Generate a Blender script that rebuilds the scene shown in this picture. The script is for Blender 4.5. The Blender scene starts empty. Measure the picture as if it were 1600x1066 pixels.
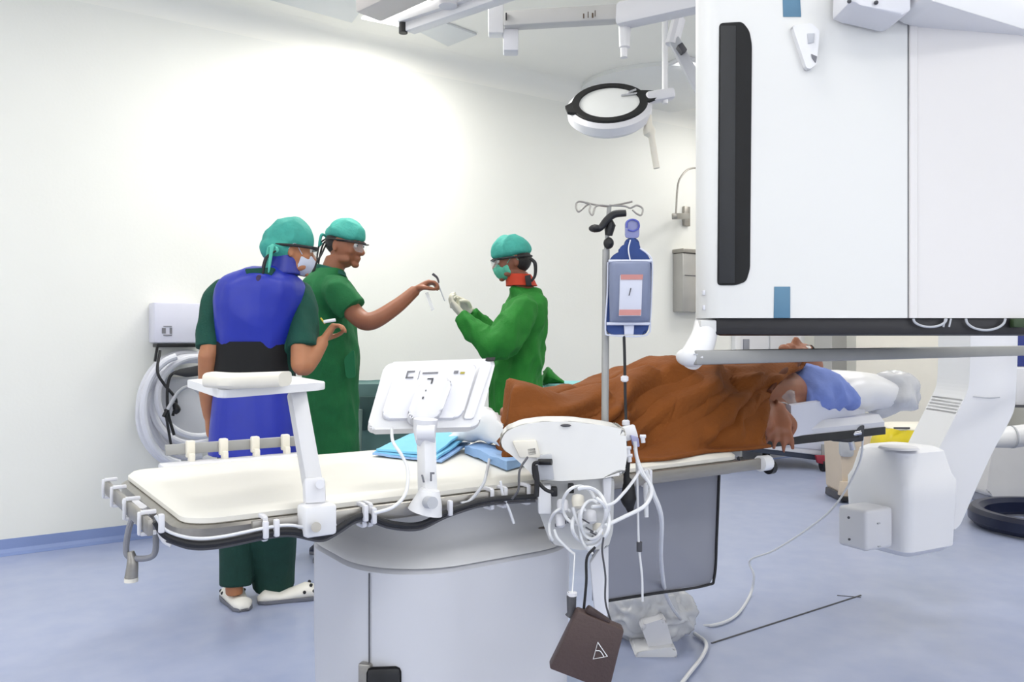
import bpy, bmesh, math, random
from mathutils import Vector, Matrix, noise
random.seed(7)
S = bpy.context.scene
COL = S.collection
# ------------------------------------------------------------------ camera, world, exposure
H, F = 1.12, 1280.0
YAW = math.atan2(0.5647, 0.8253)
cu, su = math.cos(YAW), math.sin(YAW)
cam_data = bpy.data.cameras.new('camera'); cam = bpy.data.objects.new('camera', cam_data); COL.objects.link(cam)
cam.location = (0, 0, H); cam.rotation_euler = (math.pi/2, 0, -YAW)
cam_data.sensor_width = 36.0; cam_data.lens = 36.0*F/1600.0; cam_data.clip_start = 0.05
S.camera = cam
w = bpy.data.worlds.new('world'); S.world = w; w.use_nodes = True
w.node_tree.nodes['Background'].inputs[0].default_value = (0.95, 0.97, 1, 1)
w.node_tree.nodes['Background'].inputs[1].default_value = 0.5
S.view_settings.view_transform = 'Standard'; S.view_settings.look = 'None'
S.view_settings.gamma = 1.0; S.view_settings.use_curve_mapping = False
S.view_settings.exposure = 0.0
CEIL, WALL, END = 3.12, 5.04, 7.34
U0_, V0_ = -3.2, -2.4
def C(x, y, z): return Vector((x*cu + y*su, -x*su + y*cu, z))     # camera-yaw frame (right, forward, up) -> room frame
def Cd(x, y, z=0): return C(x, y, z)
def P(x, y, Y): return C((x-800)/F*Y, Y, H-(y-533)/F*Y)
def PZ(x, y, z): return P(x, y, (H-z)*F/(y-533))
def PV(x, y, v): return P(x, y, v/(cu - su*(x-800)/F))
def PU(x, y, u): return P(x, y, u/(su + cu*(x-800)/F))
def area(name, loc, sx, sy, power, col=(1, 0.975, 0.93), rot=(0, 0, 0)):
    l = bpy.data.lights.new(name, 'AREA'); l.shape = 'RECTANGLE'; l.size = sx; l.size_y = sy; l.energy = power; l.color = col
    o = bpy.data.objects.new(name, l); o.location = loc; o.rotation_euler = rot; COL.objects.link(o); return o
PANELS = [(1.2, -0.9), (1.2, 1.5), (1.5, 3.75), (3.6, -0.9), (3.6, 1.5), (4.85, 4.35), (6.0, -0.9), (6.0, 1.5), (6.0, 3.75), (-1.4, 1.5), (-1.4, 3.75), (-1.4, -0.9)]
for i, (pu, pv) in enumerate(PANELS):
    area('ceiling_lamp_light', (pu, pv, CEIL-0.035), 1.15, 0.55, 16.6)
area('ceiling_lamp_light', (2.25, 4.35, CEIL-0.03), .5, .35, 27)
area('fill_light', (1.0, V0_+.12, 1.75), 4.4, 1.5, 14, (1, .99, .97), (math.pi/2, 0, math.pi))  # added fill light behind the camera, no window known there
area('fill_light', (U0_+.12, 1.2, 1.75), 1.5, 4.0, 16, (1, .99, .97), (0, -math.pi/2, 0))  # second added fill light, along the unseen back wall
# ------------------------------------------------------------------ materials
def lin(h):
    h = h.lstrip('#'); c = [int(h[i:i+2], 16)/255 for i in (0, 2, 4)]
    return tuple(x/12.92 if x <= 0.04045 else ((x+0.055)/1.055)**2.4 for x in c)
MATS = {}
def mat(name, hexc, rough=0.5, metal=0.0, var=0.0, vscale=8.0, bump=0.0, bscale=40.0, emit=0.0, alpha=1.0, trans=0.0, sss=0.0, hex2=None, coat=0.0, stretch=None, ior=None):
    if name in MATS: return MATS[name]
    m = bpy.data.materials.new(name); m.use_nodes = True; nt = m.node_tree; b = nt.nodes['Principled BSDF']
    c = lin(hexc); b.inputs['Base Color'].default_value = (*c, 1)
    b.inputs['Roughness'].default_value = rough; b.inputs['Metallic'].default_value = metal
    b.inputs['Alpha'].default_value = alpha; b.inputs['Transmission Weight'].default_value = trans
    b.inputs['Subsurface Weight'].default_value = sss; b.inputs['Coat Weight'].default_value = coat
    if ior: b.inputs['IOR'].default_value = ior
    if sss: b.inputs['Subsurface Scale'].default_value = 0.01
    if emit: b.inputs['Emission Color'].default_value = (*c, 1); b.inputs['Emission Strength'].default_value = emit
    tc = nt.nodes.new('ShaderNodeTexCoord'); src = tc.outputs['Object']
    if stretch:
        mp = nt.nodes.new('ShaderNodeMapping'); mp.inputs['Scale'].default_value = stretch; nt.links.new(src, mp.inputs[0]); src = mp.outputs[0]
    if var:
        n = nt.nodes.new('ShaderNodeTexNoise'); n.inputs['Scale'].default_value = vscale; n.inputs['Detail'].default_value = 4
        nt.links.new(src, n.inputs['Vector'])
        r = nt.nodes.new('ShaderNodeValToRGB'); r.color_ramp.elements[0].position = 0.3; r.color_ramp.elements[1].position = 0.7
        c2 = lin(hex2) if hex2 else tuple(x*(1-var) for x in c)
        r.color_ramp.elements[0].color = (*c2, 1); r.color_ramp.elements[1].color = (*c, 1)
        nt.links.new(n.outputs['Fac'], r.inputs[0]); nt.links.new(r.outputs[0], b.inputs['Base Color'])
    if bump:
        n2 = nt.nodes.new('ShaderNodeTexNoise'); n2.inputs['Scale'].default_value = bscale; n2.inputs['Detail'].default_value = 3
        nt.links.new(src, n2.inputs['Vector'])
        bp = nt.nodes.new('ShaderNodeBump'); bp.inputs['Strength'].default_value = bump; bp.inputs['Distance'].default_value = 0.01
        nt.links.new(n2.outputs['Fac'], bp.inputs['Height']); nt.links.new(bp.outputs[0], b.inputs['Normal'])
    MATS[name] = m; return m
WALLM = mat('wall paint', '#ecece5', 0.6, var=0.03, vscale=1.5, bump=0.05, bscale=60)
CEILM = mat('ceiling paint', '#f5f4ec', 0.7, var=0.03, vscale=1.2)
FLOORM = mat('vinyl floor', '#a6aec8', 0.3, var=0.1, vscale=9, hex2='#9ba5c3', bump=0.03, bscale=30)
BASEM = mat('vinyl skirting', '#8496c4', 0.4, var=0.08, vscale=5)
WHITE = mat('white enamel', '#e6e6e7', 0.35, var=0.02, vscale=3)
WHITE2 = mat('cool white plastic', '#dfdfe3', 0.4, var=0.03, vscale=4)
WARM = mat('warm white vinyl', '#e9e6dc', 0.45, var=0.02, vscale=4)
PEDM = mat('pedestal enamel', '#d2d3d8', 0.35, var=0.03, vscale=2)
IVORY = mat('ivory plastic', '#e9e4d6', 0.45, var=0.05, vscale=6)
GREYM = mat('grey panel', '#8f919b', 0.55, var=0.05, vscale=5)
LGREY = mat('light grey plastic', '#b9bbc0', 0.45, var=0.04, vscale=6)
DGREY = mat('dark grey plastic', '#4a4a4f', 0.5, var=0.1, vscale=12)
BLACK = mat('black plastic', '#141416', 0.45, var=0.15, vscale=8)
BLACKR = mat('matt black rubber', '#1b1b1e', 0.6, var=0.1, vscale=15)
METAL = mat('brushed steel', '#a39f98', 0.35, metal=0.75, var=0.12, vscale=14, stretch=(1, 8, 8))
ALU = mat('aluminium rail', '#a3a3a1', 0.45, metal=0.35, var=0.08, vscale=10)
CHROME = mat('chrome', '#c8c8cc', 0.2, metal=1.0, var=0.03, vscale=10)
NAVY = mat('navy plastic', '#161d38', 0.3, var=0.1, vscale=8)
BLUET = mat('blue tape', '#56809b', 0.5, var=0.06, vscale=20)
SKIN = mat('brown skin', '#9a6144', 0.5, var=0.12, vscale=18, sss=0.12)
SKIN2 = mat('tan skin', '#b57a55', 0.5, var=0.12, vscale=18, sss=0.12)
SKIN3 = mat('deep brown skin', '#84503a', 0.5, var=0.12, vscale=18, sss=0.12)
HAIR = mat('black hair', '#16110f', 0.6, var=0.3, vscale=60, bump=0.4, bscale=200)
TEAL = mat('teal cap fabric', '#3fa597', 0.75, var=0.14, vscale=30, bump=0.25, bscale=90)
TEALL = mat('light teal tie fabric', '#5cc4ae', 0.75, var=0.1, vscale=30)
DGREEN = mat('dark green cotton', '#0d4a3c', 0.85, var=0.12, vscale=20, bump=0.2, bscale=120)
GREEN = mat('green scrub cotton', '#156b38', 0.85, var=0.14, vscale=20, bump=0.2, bscale=120)
BGREEN = mat('bright green gown cotton', '#1d7a24', 0.85, var=0.14, vscale=18, bump=0.2, bscale=120)
APRON = mat('blue lead apron', '#2131a8', 0.42, var=0.1, vscale=7, bump=0.2, bscale=10)
BELT = mat('black elastic belt', '#08080a', 0.8, var=0.2, vscale=30)
COLLAR = mat('royal blue collar', '#23309a', 0.45, var=0.1, vscale=10)
BROWN = mat('rust brown blanket', '#82460a', 0.9, var=0.2, vscale=9, bump=0.3, bscale=70)
SHEETB = mat('periwinkle sheet', '#7f93d6', 0.85, var=0.1, vscale=12, bump=0.2, bscale=60)
DRAPE = mat('sky blue drape', '#84cdf0', 0.8, var=0.06, vscale=15, bump=0.15, bscale=80)
DRAPE2 = mat('blue drape', '#98bdea', 0.8, var=0.08, vscale=15, bump=0.15, bscale=80)
CASEM = mat('brown case leatherette', '#4b3b38', 0.55, var=0.1, vscale=10, bump=0.15, bscale=150)
YELLOW = mat('yellow waste bag', '#e6cf12', 0.35, var=0.12, vscale=9, bump=0.4, bscale=14)
GLOVE = mat('cream latex', '#d9d6c4', 0.45, var=0.08, vscale=25, bump=0.2, bscale=60)
TUBEW = mat('white tubing', '#dfe0e2', 0.35, var=0.04, vscale=12)
HOSEM = mat('white hose', '#dcdde4', 0.4, var=0.05, vscale=12)
MASKW = mat('white mask fabric', '#c9cfe0', 0.8, var=0.05, vscale=40)
MASKG = mat('mint mask fabric', '#5fc0a4', 0.8, var=0.3, vscale=60)
RED = mat('orange red fabric', '#c83a18', 0.7, var=0.15, vscale=20)
CLEAR = mat('clear plastic film', '#eef1f5', 0.12, var=0.02, vscale=8, alpha=0.32, bump=0.3, bscale=25)
LENSM = mat('clear visor', '#cfd8dc', 0.1, var=0.02, vscale=8, alpha=0.16)
BAGM = mat('milky plastic bag', '#dcdde0', 0.25, var=0.12, vscale=12, alpha=0.8, bump=0.5, bscale=18)
DRAPEG = mat('grey green drape', '#5f7f7c', 0.8, var=0.1, vscale=6)
CYAN = mat('aqua drape', '#8fcdd0', 0.8, var=0.08, vscale=10)
PANELW = mat('lamp diffuser', '#ffffff', 0.5, emit=1.6)
PANELG = mat('grey ceiling panel', '#dadddd', 0.6, var=0.03, vscale=5)
BEIGE = mat('beige cabinet laminate', '#d8c8b4', 0.5, var=0.05, vscale=6)
INKG = mat('grey print', '#77777c', 0.6, var=0.05, vscale=20)
PINK = mat('pink label print', '#c98a84', 0.6, var=0.1, vscale=20)
BAGG = mat('blue grey mesh', '#77809a', 0.5, var=0.08, vscale=30, alpha=1)
NAVYB = mat('navy blue nylon', '#22407f', 0.6, var=0.12, vscale=20)
EYEW = mat('eye white', '#e8e4de', 0.2); EYED = mat('dark iris', '#1a0f0a', 0.15)
# ------------------------------------------------------------------ object helpers
def wl(o):
    v = Vector(o.location)
    while o.parent: o = o.parent; v = v + o.location
    return v
def tag(o, label=None, cat=None, group=None, kind=None):
    if label: o['label'] = label
    if cat: o['category'] = cat
    if group: o['group'] = group
    if kind: o['kind'] = kind
    return o
def thing(name, label, cat, loc, group=None):
    o = bpy.data.objects.new(name, None); o.empty_display_size = 0.1; COL.objects.link(o); o.location = Vector(loc)
    return tag(o, label, cat, group)
def finish(me, smooth, ang):
    if smooth:
        for p in me.polygons: p.use_smooth = True
        if ang < 170: me.set_sharp_from_angle(angle=math.radians(ang))
def obj(name, bm, m, parent=None, smooth=True, ang=35, label=None, cat=None, group=None, kind=None, voxel=0, sm=2, post=None, normals=True):
    if normals: bmesh.ops.recalc_face_normals(bm, faces=bm.faces[:])
    me = bpy.data.meshes.new(name); bm.to_mesh(me); bm.free()
    o = bpy.data.objects.new(name, me); COL.objects.link(o)
    if voxel:
        r = o.modifiers.new('r', 'REMESH'); r.mode = 'VOXEL'; r.voxel_size = voxel
        s = o.modifiers.new('s', 'SMOOTH'); s.iterations = sm; s.factor = 0.6
        bpy.context.view_layer.update()
        dg = bpy.context.evaluated_depsgraph_get()
        me2 = bpy.data.meshes.new_from_object(o.evaluated_get(dg)); o.modifiers.clear(); o.data = me2
        bpy.data.meshes.remove(me); me = me2; me.name = name; ang = 180
    if post:
        me.update(); ns = [v.normal.copy() for v in me.vertices]
        for v, n in zip(me.vertices, ns): v.co += n*post(v.co, n)
    me.materials.clear()
    for mm in (m if isinstance(m, list) else [m]): me.materials.append(mm)
    finish(me, smooth, ang)
    if parent is not None:
        o.parent = parent; o.location = -wl(parent)
    else:
        xs = [v.co for v in me.vertices]
        if xs:
            c = Vector(((min(v.x for v in xs)+max(v.x for v in xs))/2, (min(v.y for v in xs)+max(v.y for v in xs))/2, min(v.z for v in xs)))
            me.transform(Matrix.Translation(-c)); o.location = c
    tag(o, label, cat, group, kind)
    return o
def B(): return bmesh.new()
RC = Matrix.Rotation(-YAW, 3, 'Z')         # camera-yaw orientation
def box(bm, c, s, bevel=0.0, R=None, seg=2):
    r = bmesh.ops.create_cube(bm, size=1.0); vs = r['verts']
    for v in vs: v.co = Vector((v.co.x*s[0], v.co.y*s[1], v.co.z*s[2]))
    if bevel:
        es = list({e for v in vs for e in v.link_edges})
        rr = bmesh.ops.bevel(bm, geom=es, offset=bevel, segments=seg, affect='EDGES', profile=0.5)
        vs = list({v for f in rr['faces'] for v in f.verts} | {v for v in vs if v.is_valid})
    for v in vs:
        if R is not None: v.co = R @ v.co
        v.co += Vector(c)
    return vs
def catmull(pts, n):
    pts = [Vector(p) for p in pts]
    if len(pts) < 3: return [pts[0].lerp(pts[-1], i/n) for i in range(n+1)]
    out = []; q = [2*pts[0]-pts[1]] + pts + [2*pts[-1]-pts[-2]]
    for i in range(1, len(q)-2):
        for k in range(n):
            t = k/n; a, b, c, d = q[i-1], q[i], q[i+1], q[i+2]
            out.append(0.5*((2*b)+(c-a)*t+(2*a-5*b+4*c-d)*t*t+(-a+3*b-3*c+d)*t**3))
    out.append(pts[-1]); return out
def ring_loft(bm, rings, cap=True, closed=False):
    vr = [[bm.verts.new(p) for p in r] for r in rings]; n = len(vr[0]); fs = []
    for i in range(len(vr)-1 + (1 if closed else 0)):
        a, b = vr[i], vr[(i+1) % len(vr)]
        for j in range(n): fs.append(bm.faces.new((a[j], a[(j+1) % n], b[(j+1) % n], b[j])))
    if cap and not closed: bm.faces.new(vr[0][::-1]); bm.faces.new(vr[-1])
    return fs
def tube(bm, pts, r, seg=10, n=8, smooth=True, closed=False, flat=1.0):
    """round tube; r a number or a list matching pts; rounded by end taper when list"""
    if smooth and len(pts) > 2: path = catmull(pts, n)
    else: path = [Vector(p) for p in pts]; n = 1
    N = len(path); rs = []
    for i in range(N):
        if isinstance(r, (list, tuple)):
            f = i/max(1, n); k = min(int(f), len(r)-2); rs.append(r[k]+(r[k+1]-r[k])*min(1, f-k))
        else: rs.append(r)
    t0 = (path[1]-path[0]).normalized(); up = Vector((0, 0, 1)) if abs(t0.z) < 0.9 else Vector((1, 0, 0))
    a = t0.cross(up).normalized(); rings = []
    for i in range(N):
        t = (path[min(i+1, N-1)]-path[max(i-1, 0)]).normalized()
        a = (a - t*a.dot(t)).normalized(); b = t.cross(a)
        rings.append([path[i] + (a*math.cos(q)+b*math.sin(q)*flat)*rs[i] for q in [2*math.pi*j/seg for j in range(seg)]])
    ring_loft(bm, rings, closed=closed)
def tobj(name, pts, r, m, parent=None, **k):
    tk = {q: k.pop(q) for q in ('seg', 'n', 'smooth', 'closed') if q in k}
    sm = tk.pop('smooth', True)
    bm = B(); tube(bm, pts, r, smooth=sm, **tk); return obj(name, bm, m, parent, **k)
def loft(bm, secs, n=28, sub=4, pw=1.0, cap=True):
    """secs: (center, halfaxis a, halfaxis b); smooth interpolation between them"""
    cs = catmull([s[0] for s in secs], sub); As = catmull([s[1] for s in secs], sub); Bs = catmull([s[2] for s in secs], sub)
    def se(x): return math.copysign(abs(x)**pw, x)
    rings = [[c + a*se(math.cos(q)) + b*se(math.sin(q)) for q in [2*math.pi*j/n for j in range(n)]] for c, a, b in zip(cs, As, Bs)]
    ring_loft(bm, rings, cap=cap)
def prism(bm, poly, d, bevel=0.0, seg=2):
    """poly: list of 3D points; extruded by vector d"""
    a = [bm.verts.new(p) for p in poly]; b = [bm.verts.new(Vector(p)+Vector(d)) for p in poly]; n = len(a)
    fs = [bm.faces.new(a[::-1]), bm.faces.new(b)]
    for i in range(n): fs.append(bm.faces.new((a[i], a[(i+1) % n], b[(i+1) % n], b[i])))
    if bevel:
        es = list({e for f in fs for e in f.edges})
        bmesh.ops.bevel(bm, geom=es, offset=bevel, segments=seg, affect='EDGES', profile=0.5)
def rrect(cx, cy, sx, sy, r, n=8):
    pts = []
    for (qx, qy, a0) in ((1, 1, 0), (-1, 1, 90), (-1, -1, 180), (1, -1, 270)):
        for k in range(n+1):
            a = math.radians(a0+90*k/n)
            pts.append((cx+qx*(sx/2-r)+r*math.cos(a), cy+qy*(sy/2-r)+r*math.sin(a)))
    return pts
def roundpoly(pts, r, n=5):
    out = []; N = len(pts); pts = [Vector(p) for p in pts]
    for i in range(N):
        p, a, b = pts[i], pts[i-1], pts[(i+1) % N]
        da, db = (a-p), (b-p); rr = min(r, da.length*0.45, db.length*0.45)
        p0, p1 = p+da.normalized()*rr, p+db.normalized()*rr
        for k in range(n+1):
            t = k/n; out.append(p0*(1-t)**2+p*2*t*(1-t)+p1*t*t)
    return out
def slab(bm, px, Y, thick, bevel=0.0, r=0.0):
    pts = [P(x, y, Y) for x, y in px]
    if r: pts = roundpoly(pts, r)
    prism(bm, pts, Cd(0, thick), bevel)
def ball(bm, c, rad, R=None, seg=24, rings=16, fn=None):
    if not hasattr(rad, '__len__'): rad = (rad,)*3
    r = bmesh.ops.create_uvsphere(bm, u_segments=seg, v_segments=rings, radius=1.0)
    for v in r['verts']:
        p = Vector((v.co.x*rad[0], v.co.y*rad[1], v.co.z*rad[2]))
        if fn: p = fn(p)
        if R is not None: p = R @ p
        v.co = p + Vector(c)
    return r['verts']
def cyl(bm, a, b, r, seg=20, r2=None):
    a, b = Vector(a), Vector(b); tube(bm, [a, b], [r, r if r2 is None else r2], seg=seg, smooth=False)
def bar(bm, a, b, w, h, bevel=0.0, up=Vector((0, 0, 1))):
    a, b = Vector(a), Vector(b); x = (b-a); L = x.length; x.normalize(); y = up.cross(x).normalized(); z = x.cross(y)
    R = Matrix((x, y, z)).transposed(); box(bm, (a+b)/2, (L, w, h), bevel, R)
def frame(f, up=Vector((0, 0, 1))):
    f = Vector(f).normalized(); l = up.cross(f).normalized(); u = f.cross(l); return Matrix((f, l, u)).transposed()   # cols: forward,left,up
def fold(amp, sc=(6, 6, 2), seed=0):
    def g(co, n):
        q = Vector((co.x*sc[0]+seed, co.y*sc[1]-seed, co.z*sc[2]+seed*2))
        d = noise.noise(q); e = noise.noise(q*2.3)
        return amp*(1-2*abs(d))*0.9 - amp*0.5 + amp*0.4*e
    return g
# ------------------------------------------------------------------ setting
def struct(name, bm, m, **k): return obj(name, bm, m, smooth=False, kind='structure', **k)
U0, V0 = -3.2, -2.4
bm = B(); box(bm, ((U0+END)/2, (V0+WALL)/2, -0.05), (END-U0+0.4, WALL-V0+0.4, 0.1)); floor = struct('floor', bm, FLOORM)
bm = B(); box(bm, ((U0+END)/2, (V0+WALL)/2, CEIL+0.05), (END-U0+0.4, WALL-V0+0.4, 0.1)); ceiling = struct('ceiling', bm, CEILM)
bm = B(); box(bm, ((U0+END)/2, WALL+0.1, CEIL/2), (END-U0+0.4, 0.2, CEIL)); struct('wall_left', bm, WALLM)
bm = B(); box(bm, (END+0.1, (V0+WALL)/2, CEIL/2), (0.2, WALL-V0, CEIL)); struct('wall_right', bm, WALLM)
bm = B(); box(bm, (U0-0.1, (V0+WALL)/2, CEIL/2), (0.2, WALL-V0, CEIL)); struct('wall_back', bm, WALLM)
bm = B(); box(bm, ((U0+END)/2, V0-0.1, CEIL/2), (END-U0+0.4, 0.2, CEIL)); struct('wall_front', bm, WALLM)
GLOW = mat('fill glow', '#f4f8ff', 0.3, emit=1.2)  # glow for the added fill panels, no real window glass
bm = B(); box(bm, (1.0, V0_+.04, 1.75), (4.6, .08, 1.7), .01); w1 = struct('fill_panel_1', bm, WHITE)  # light panel added on the unseen front wall to brighten the ceiling
for k in range(3): bm = B(); box(bm, (1.0-1.47+1.47*k, V0_+.085, 1.75), (1.40, .01, 1.52)); obj('glow_sheet', bm, GLOW, w1)
bm = B(); box(bm, (U0_+.04, 1.2, 1.75), (.08, 4.2, 1.7), .01); w1 = struct('fill_panel_2', bm, WHITE)  # matching panel added on the unseen back wall for soft fill
for k in range(3): bm = B(); box(bm, (U0_+.085, 1.2-1.35+1.35*k, 1.75), (.01, 1.28, 1.52)); obj('glow_sheet', bm, GLOW, w1)
def coved(name, a, b, nrm):
    bm = B(); prof = [(0, 0.082), (0.004, 0.082), (0.006, 0.03), (0.018, 0.012), (0.04, 0.002), (0.04, 0), (0, 0)]
    pts = [Vector(a)+Vector(nrm)*x+Vector((0, 0, z)) for x, z in prof]; prism(bm, pts, Vector(b)-Vector(a)); return struct(name, bm, BASEM)
coved('baseboard_left', (U0, WALL, 0), (END, WALL, 0), (0, -1, 0))
coved('baseboard_right', (END, V0, 0), (END, WALL, 0), (-1, 0, 0))
# cove between ceiling and left wall
bm = B(); pts = [Vector((U0, WALL, CEIL))] + [Vector((U0, WALL-0.14+0.14*math.cos(a), CEIL-0.14+0.14*math.sin(a))) for a in [math.pi/2*k/8 for k in range(9)]]
prism(bm, pts, Vector((END-U0, 0, 0))); obj('trim_1', bm, CEILM, kind='structure')
# floor seam
a, b, c = PZ(1112, 1006, 0), PZ(1230, 968, 0), PZ(1345, 931, 0)
tobj('floor_seam', [a+Vector((0, 0, .0005)), b+Vector((0, 0, .0005)), c+Vector((0, 0, .0005))], 0.004, DGREY, floor, seg=6)
tobj('floor_seam', [PZ(1308, 931, 0), PZ(1345, 934, 0)], 0.003, DGREY, floor, seg=6)
# door in the left wall
u1, u2 = PV(1143, 600, WALL).x, PV(1250, 600, WALL).x
bm = B(); box(bm, ((u1+u2)/2, WALL-0.012, 1.05), (u2-u1-0.1, 0.024, 2.1), 0.004); door = struct('door_1', bm, WHITE2)
for (cx, sx, cz, sz) in ((u1+0.03, 0.07, 1.07, 2.14), (u2-0.03, 0.07, 1.07, 2.14), ((u1+u2)/2, u2-u1, 2.14, 0.07)):
    bm = B(); box(bm, (cx, WALL-0.025, cz), (sx, 0.05, sz), 0.004); obj('door_frame', bm, WHITE, door)
q = PV(1162, 541, WALL); bm = B(); box(bm, (q.x, WALL-0.03, q.z), (0.08, 0.012, 0.13), 0.004); obj('door_window', bm, GREYM, door)
bm = B(); box(bm, ((u1+u2)/2, WALL-0.028, 1.0), (0.012, 0.01, 2.0)); obj('door_gap', bm, LGREY, door)
# grey pilaster in the far corner
bm = B(); box(bm, (END-0.12, WALL-0.1, CEIL/2), (0.24, 0.2, CEIL)); struct('trim_2', bm, mat('pilaster paint', '#c9c9c8', 0.6, var=0.03))
# ceiling panels and lamps
for i, (pu, pv) in enumerate(PANELS):
    inview = False
    t = thing('ceiling_light', 'ceiling light panel seen behind the spring arm, above the ring lamp' if (pu, pv) == (4.85, 4.35) else 'flush rectangular ceiling light panel in the row of room lights', 'light', (pu, pv, CEIL-0.03), 'ceiling light panels')
    bm = B()
    for (dx, dy, sx, sy) in ((0, .295, 1.24, .03), (0, -.295, 1.24, .03), (.605, 0, .03, .62), (-.605, 0, .03, .62)): box(bm, (pu+dx, pv+dy, CEIL-0.012), (sx, sy, 0.024), 0.003)
    obj('frame', bm, WHITE, t)
    bm = B(); box(bm, (pu, pv, CEIL-0.008), (1.18, .56, 0.012)); obj('diffuser', bm, PANELW, t)
for nm, poly, lab in (('ceiling_panel', [(420, 0), (550, 36), (600, -30), (480, -60)], 'grey flush ceiling panel at the left, next to the boom'),
                      ('ceiling_panel', [(640, 43), (700, 73), (745, 55), (665, 25)], 'small grey ceiling panel below the parallel boom arms')):
    bm = B(); prism(bm, [PZ(x, y, CEIL-0.015) for x, y in poly], Vector((0, 0, 0.015)), 0.003)
    obj(nm, bm, PANELG, label=lab, cat='ceiling panel')
bm = B(); prism(bm, [PZ(x, y, CEIL-0.012) for x, y in ((565, 30), (640, 45), (690, 10), (630, -8))], Vector((0, 0, 0.012)))
obj('ceiling_light', bm, PANELW, label='bright ceiling light patch between the boom arms at top left', cat='light')
#PART2
# ------------------------------------------------------------------ boom arms on the ceiling
t = thing('boom_arm', 'large beige-white suspended boom beam at the top left, box shaped', 'boom', P(590, 0, 3.5))
bm = B(); bar(bm, P(575, 8, 3.55), P(760, -80, 3.1), 0.14, 0.11, 0.01); obj('beam', bm, mat('boom underside', '#d5cfc9', 0.5, var=0.03), t)
bm = B(); a = P(575, 8, 3.55); cyl(bm, a+Vector((0, 0, .05)), Vector((a.x, a.y, CEIL)), 0.05); obj('pivot', bm, WHITE2, t)
t = thing('boom_arm', 'double rail white boom arm with a dark end joint at the top', 'boom', P(700, 20, 3.7))
for k, (ax, ay) in enumerate(((628, 30), (640, 44))):
    bm = B(); bar(bm, P(ax, ay, 3.75), P(ax+190, ay-62-4*k, 3.3), 0.06, 0.045, 0.006); obj('rail', bm, WHITE, t)
    bm = B(); bar(bm, P(ax, ay+5, 3.74), P(ax+190, ay-57-4*k, 3.29), 0.012, 0.008); obj('rail_groove', bm, DGREY, t)
bm = B(); cyl(bm, P(630, 34, 3.74), P(630, 52, 3.74), 0.02); obj('end_joint', bm, BLACK, t)
bm = B(); a = P(700, 10, 3.5); cyl(bm, a, Vector((a.x, a.y, CEIL)), 0.04); obj('pivot', bm, WHITE2, t)
t = thing('ceiling_boom', 'white square drop post carrying the long grey white boom arm', 'boom', P(780, 80, 4.0))
a = P(775, 62, 4.0)
bm = B(); box(bm, (a.x, a.y, (a.z+CEIL)/2+0.02), (0.075, 0.075, CEIL-a.z), 0.008, RC); obj('drop_post', bm, WHITE, t)
bm = B(); box(bm, P(798, 66, 4.02), (0.075, 0.09, 0.11), 0.01, RC); obj('foot_block', bm, WHITE2, t)
bm = B(); bar(bm, P(788, 33, 3.98), P(970, 22, 3.9), 0.08, 0.075, 0.012); obj('lower_arm', bm, mat('boom grey', '#cdccc9', 0.5, var=0.03), t)
bm = B(); bar(bm, P(968, 26, 3.9), P(1180, -22, 3.5), 0.1, 0.11, 0.02); obj('upper_arm', bm, WHITE2, t)
bm = B(); tube(bm, [P(976, 5, 3.9), P(976, 40, 3.9), P(976, 74, 3.9), P(975, 76, 3.9), P(975, 90, 3.9)], [.034, .03, .026, .017, .017], smooth=False, seg=20); obj('swivel_pin', bm, WHITE, t)
bm = B()
for k, (x, y, w) in enumerate(((912, 25, .006), (919, 23, .004), (926, 24, .008), (930, 21, .004))): box(bm, P(x, y, 3.86), (w, .003, .022+.006*(k % 2)), 0, RC)
obj('print_mark', bm, mat('brown print', '#5a4a38', 0.6), t)
bm = B(); box(bm, P(791, 26, 3.93), (0.006, 0.02, 0.03), 0, RC); obj('bolt', bm, BLACK, t)
t = thing('spring_arm', 'grey diagonal spring arm running down behind the white gantry housing', 'boom', P(1100, 150, 4.1))
bm = B(); tube(bm, [P(1060, 30, 4.1), P(1050, 70, 4.1)], .035, smooth=False); obj('knuckle', bm, WHITE2, t)
bm = B(); a = P(1060, 32, 4.1); cyl(bm, a, Vector((a.x, a.y, CEIL)), .028); obj('ceiling_rod', bm, WHITE2, t)
bm = B(); bar(bm, P(1052, 62, 4.1), P(1135, 215, 4.05), .06, .055, 0.01); obj('arm', bm, LGREY, t)
bm = B(); bar(bm, P(1060, 72, 4.06), P(1068, 84, 4.06), .07, .03, 0.004); obj('joint_band', bm, DGREY, t)
# ceiling canopy disc + surgical lamp
t = thing('lamp_canopy', 'grey oval ceiling canopy disc above the ring lamp', 'ceiling mount', PZ(1010, 135, CEIL-.05))
c = PZ(1025, 137, CEIL); bm = B(); tube(bm, [c+Vector((0, 0, -.05)), c+Vector((0, 0, -.03)), c], [.56, .60, .60], seg=48, smooth=False); obj('disc', bm, mat('canopy grey', '#e4e5e2', 0.55, var=0.02), t)
t = thing('surgical_lamp', 'white ring shaped surgical lamp with a black rim, hanging from the ceiling', 'lamp', P(965, 172, 4.6))
n = Cd(-.10, -.70, .70).normalized(); ax = Cd(1, .05, .17); ax = (ax-n*ax.dot(n)).normalized(); bx = n.cross(ax)
c0 = P(952, 164, 4.6)
def ringpts(r, off, k=48, sq=1.0): return [c0+n*off+(ax*math.cos(2*math.pi*i/k)+bx*math.sin(2*math.pi*i/k))*r for i in range(k)]
bm = B(); ring_loft(bm, [ringpts(.15, .005), ringpts(.215, .01), ringpts(.238, -.01), ringpts(.236, -.06), ringpts(.205, -.09), ringpts(.15, -.08)], closed=True); obj('housing', bm, WHITE2, t)
bm = B(); ring_loft(bm, [ringpts(.168, .010), ringpts(.170, .022), ringpts(.208, .022), ringpts(.218, .002)], closed=True)
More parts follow.
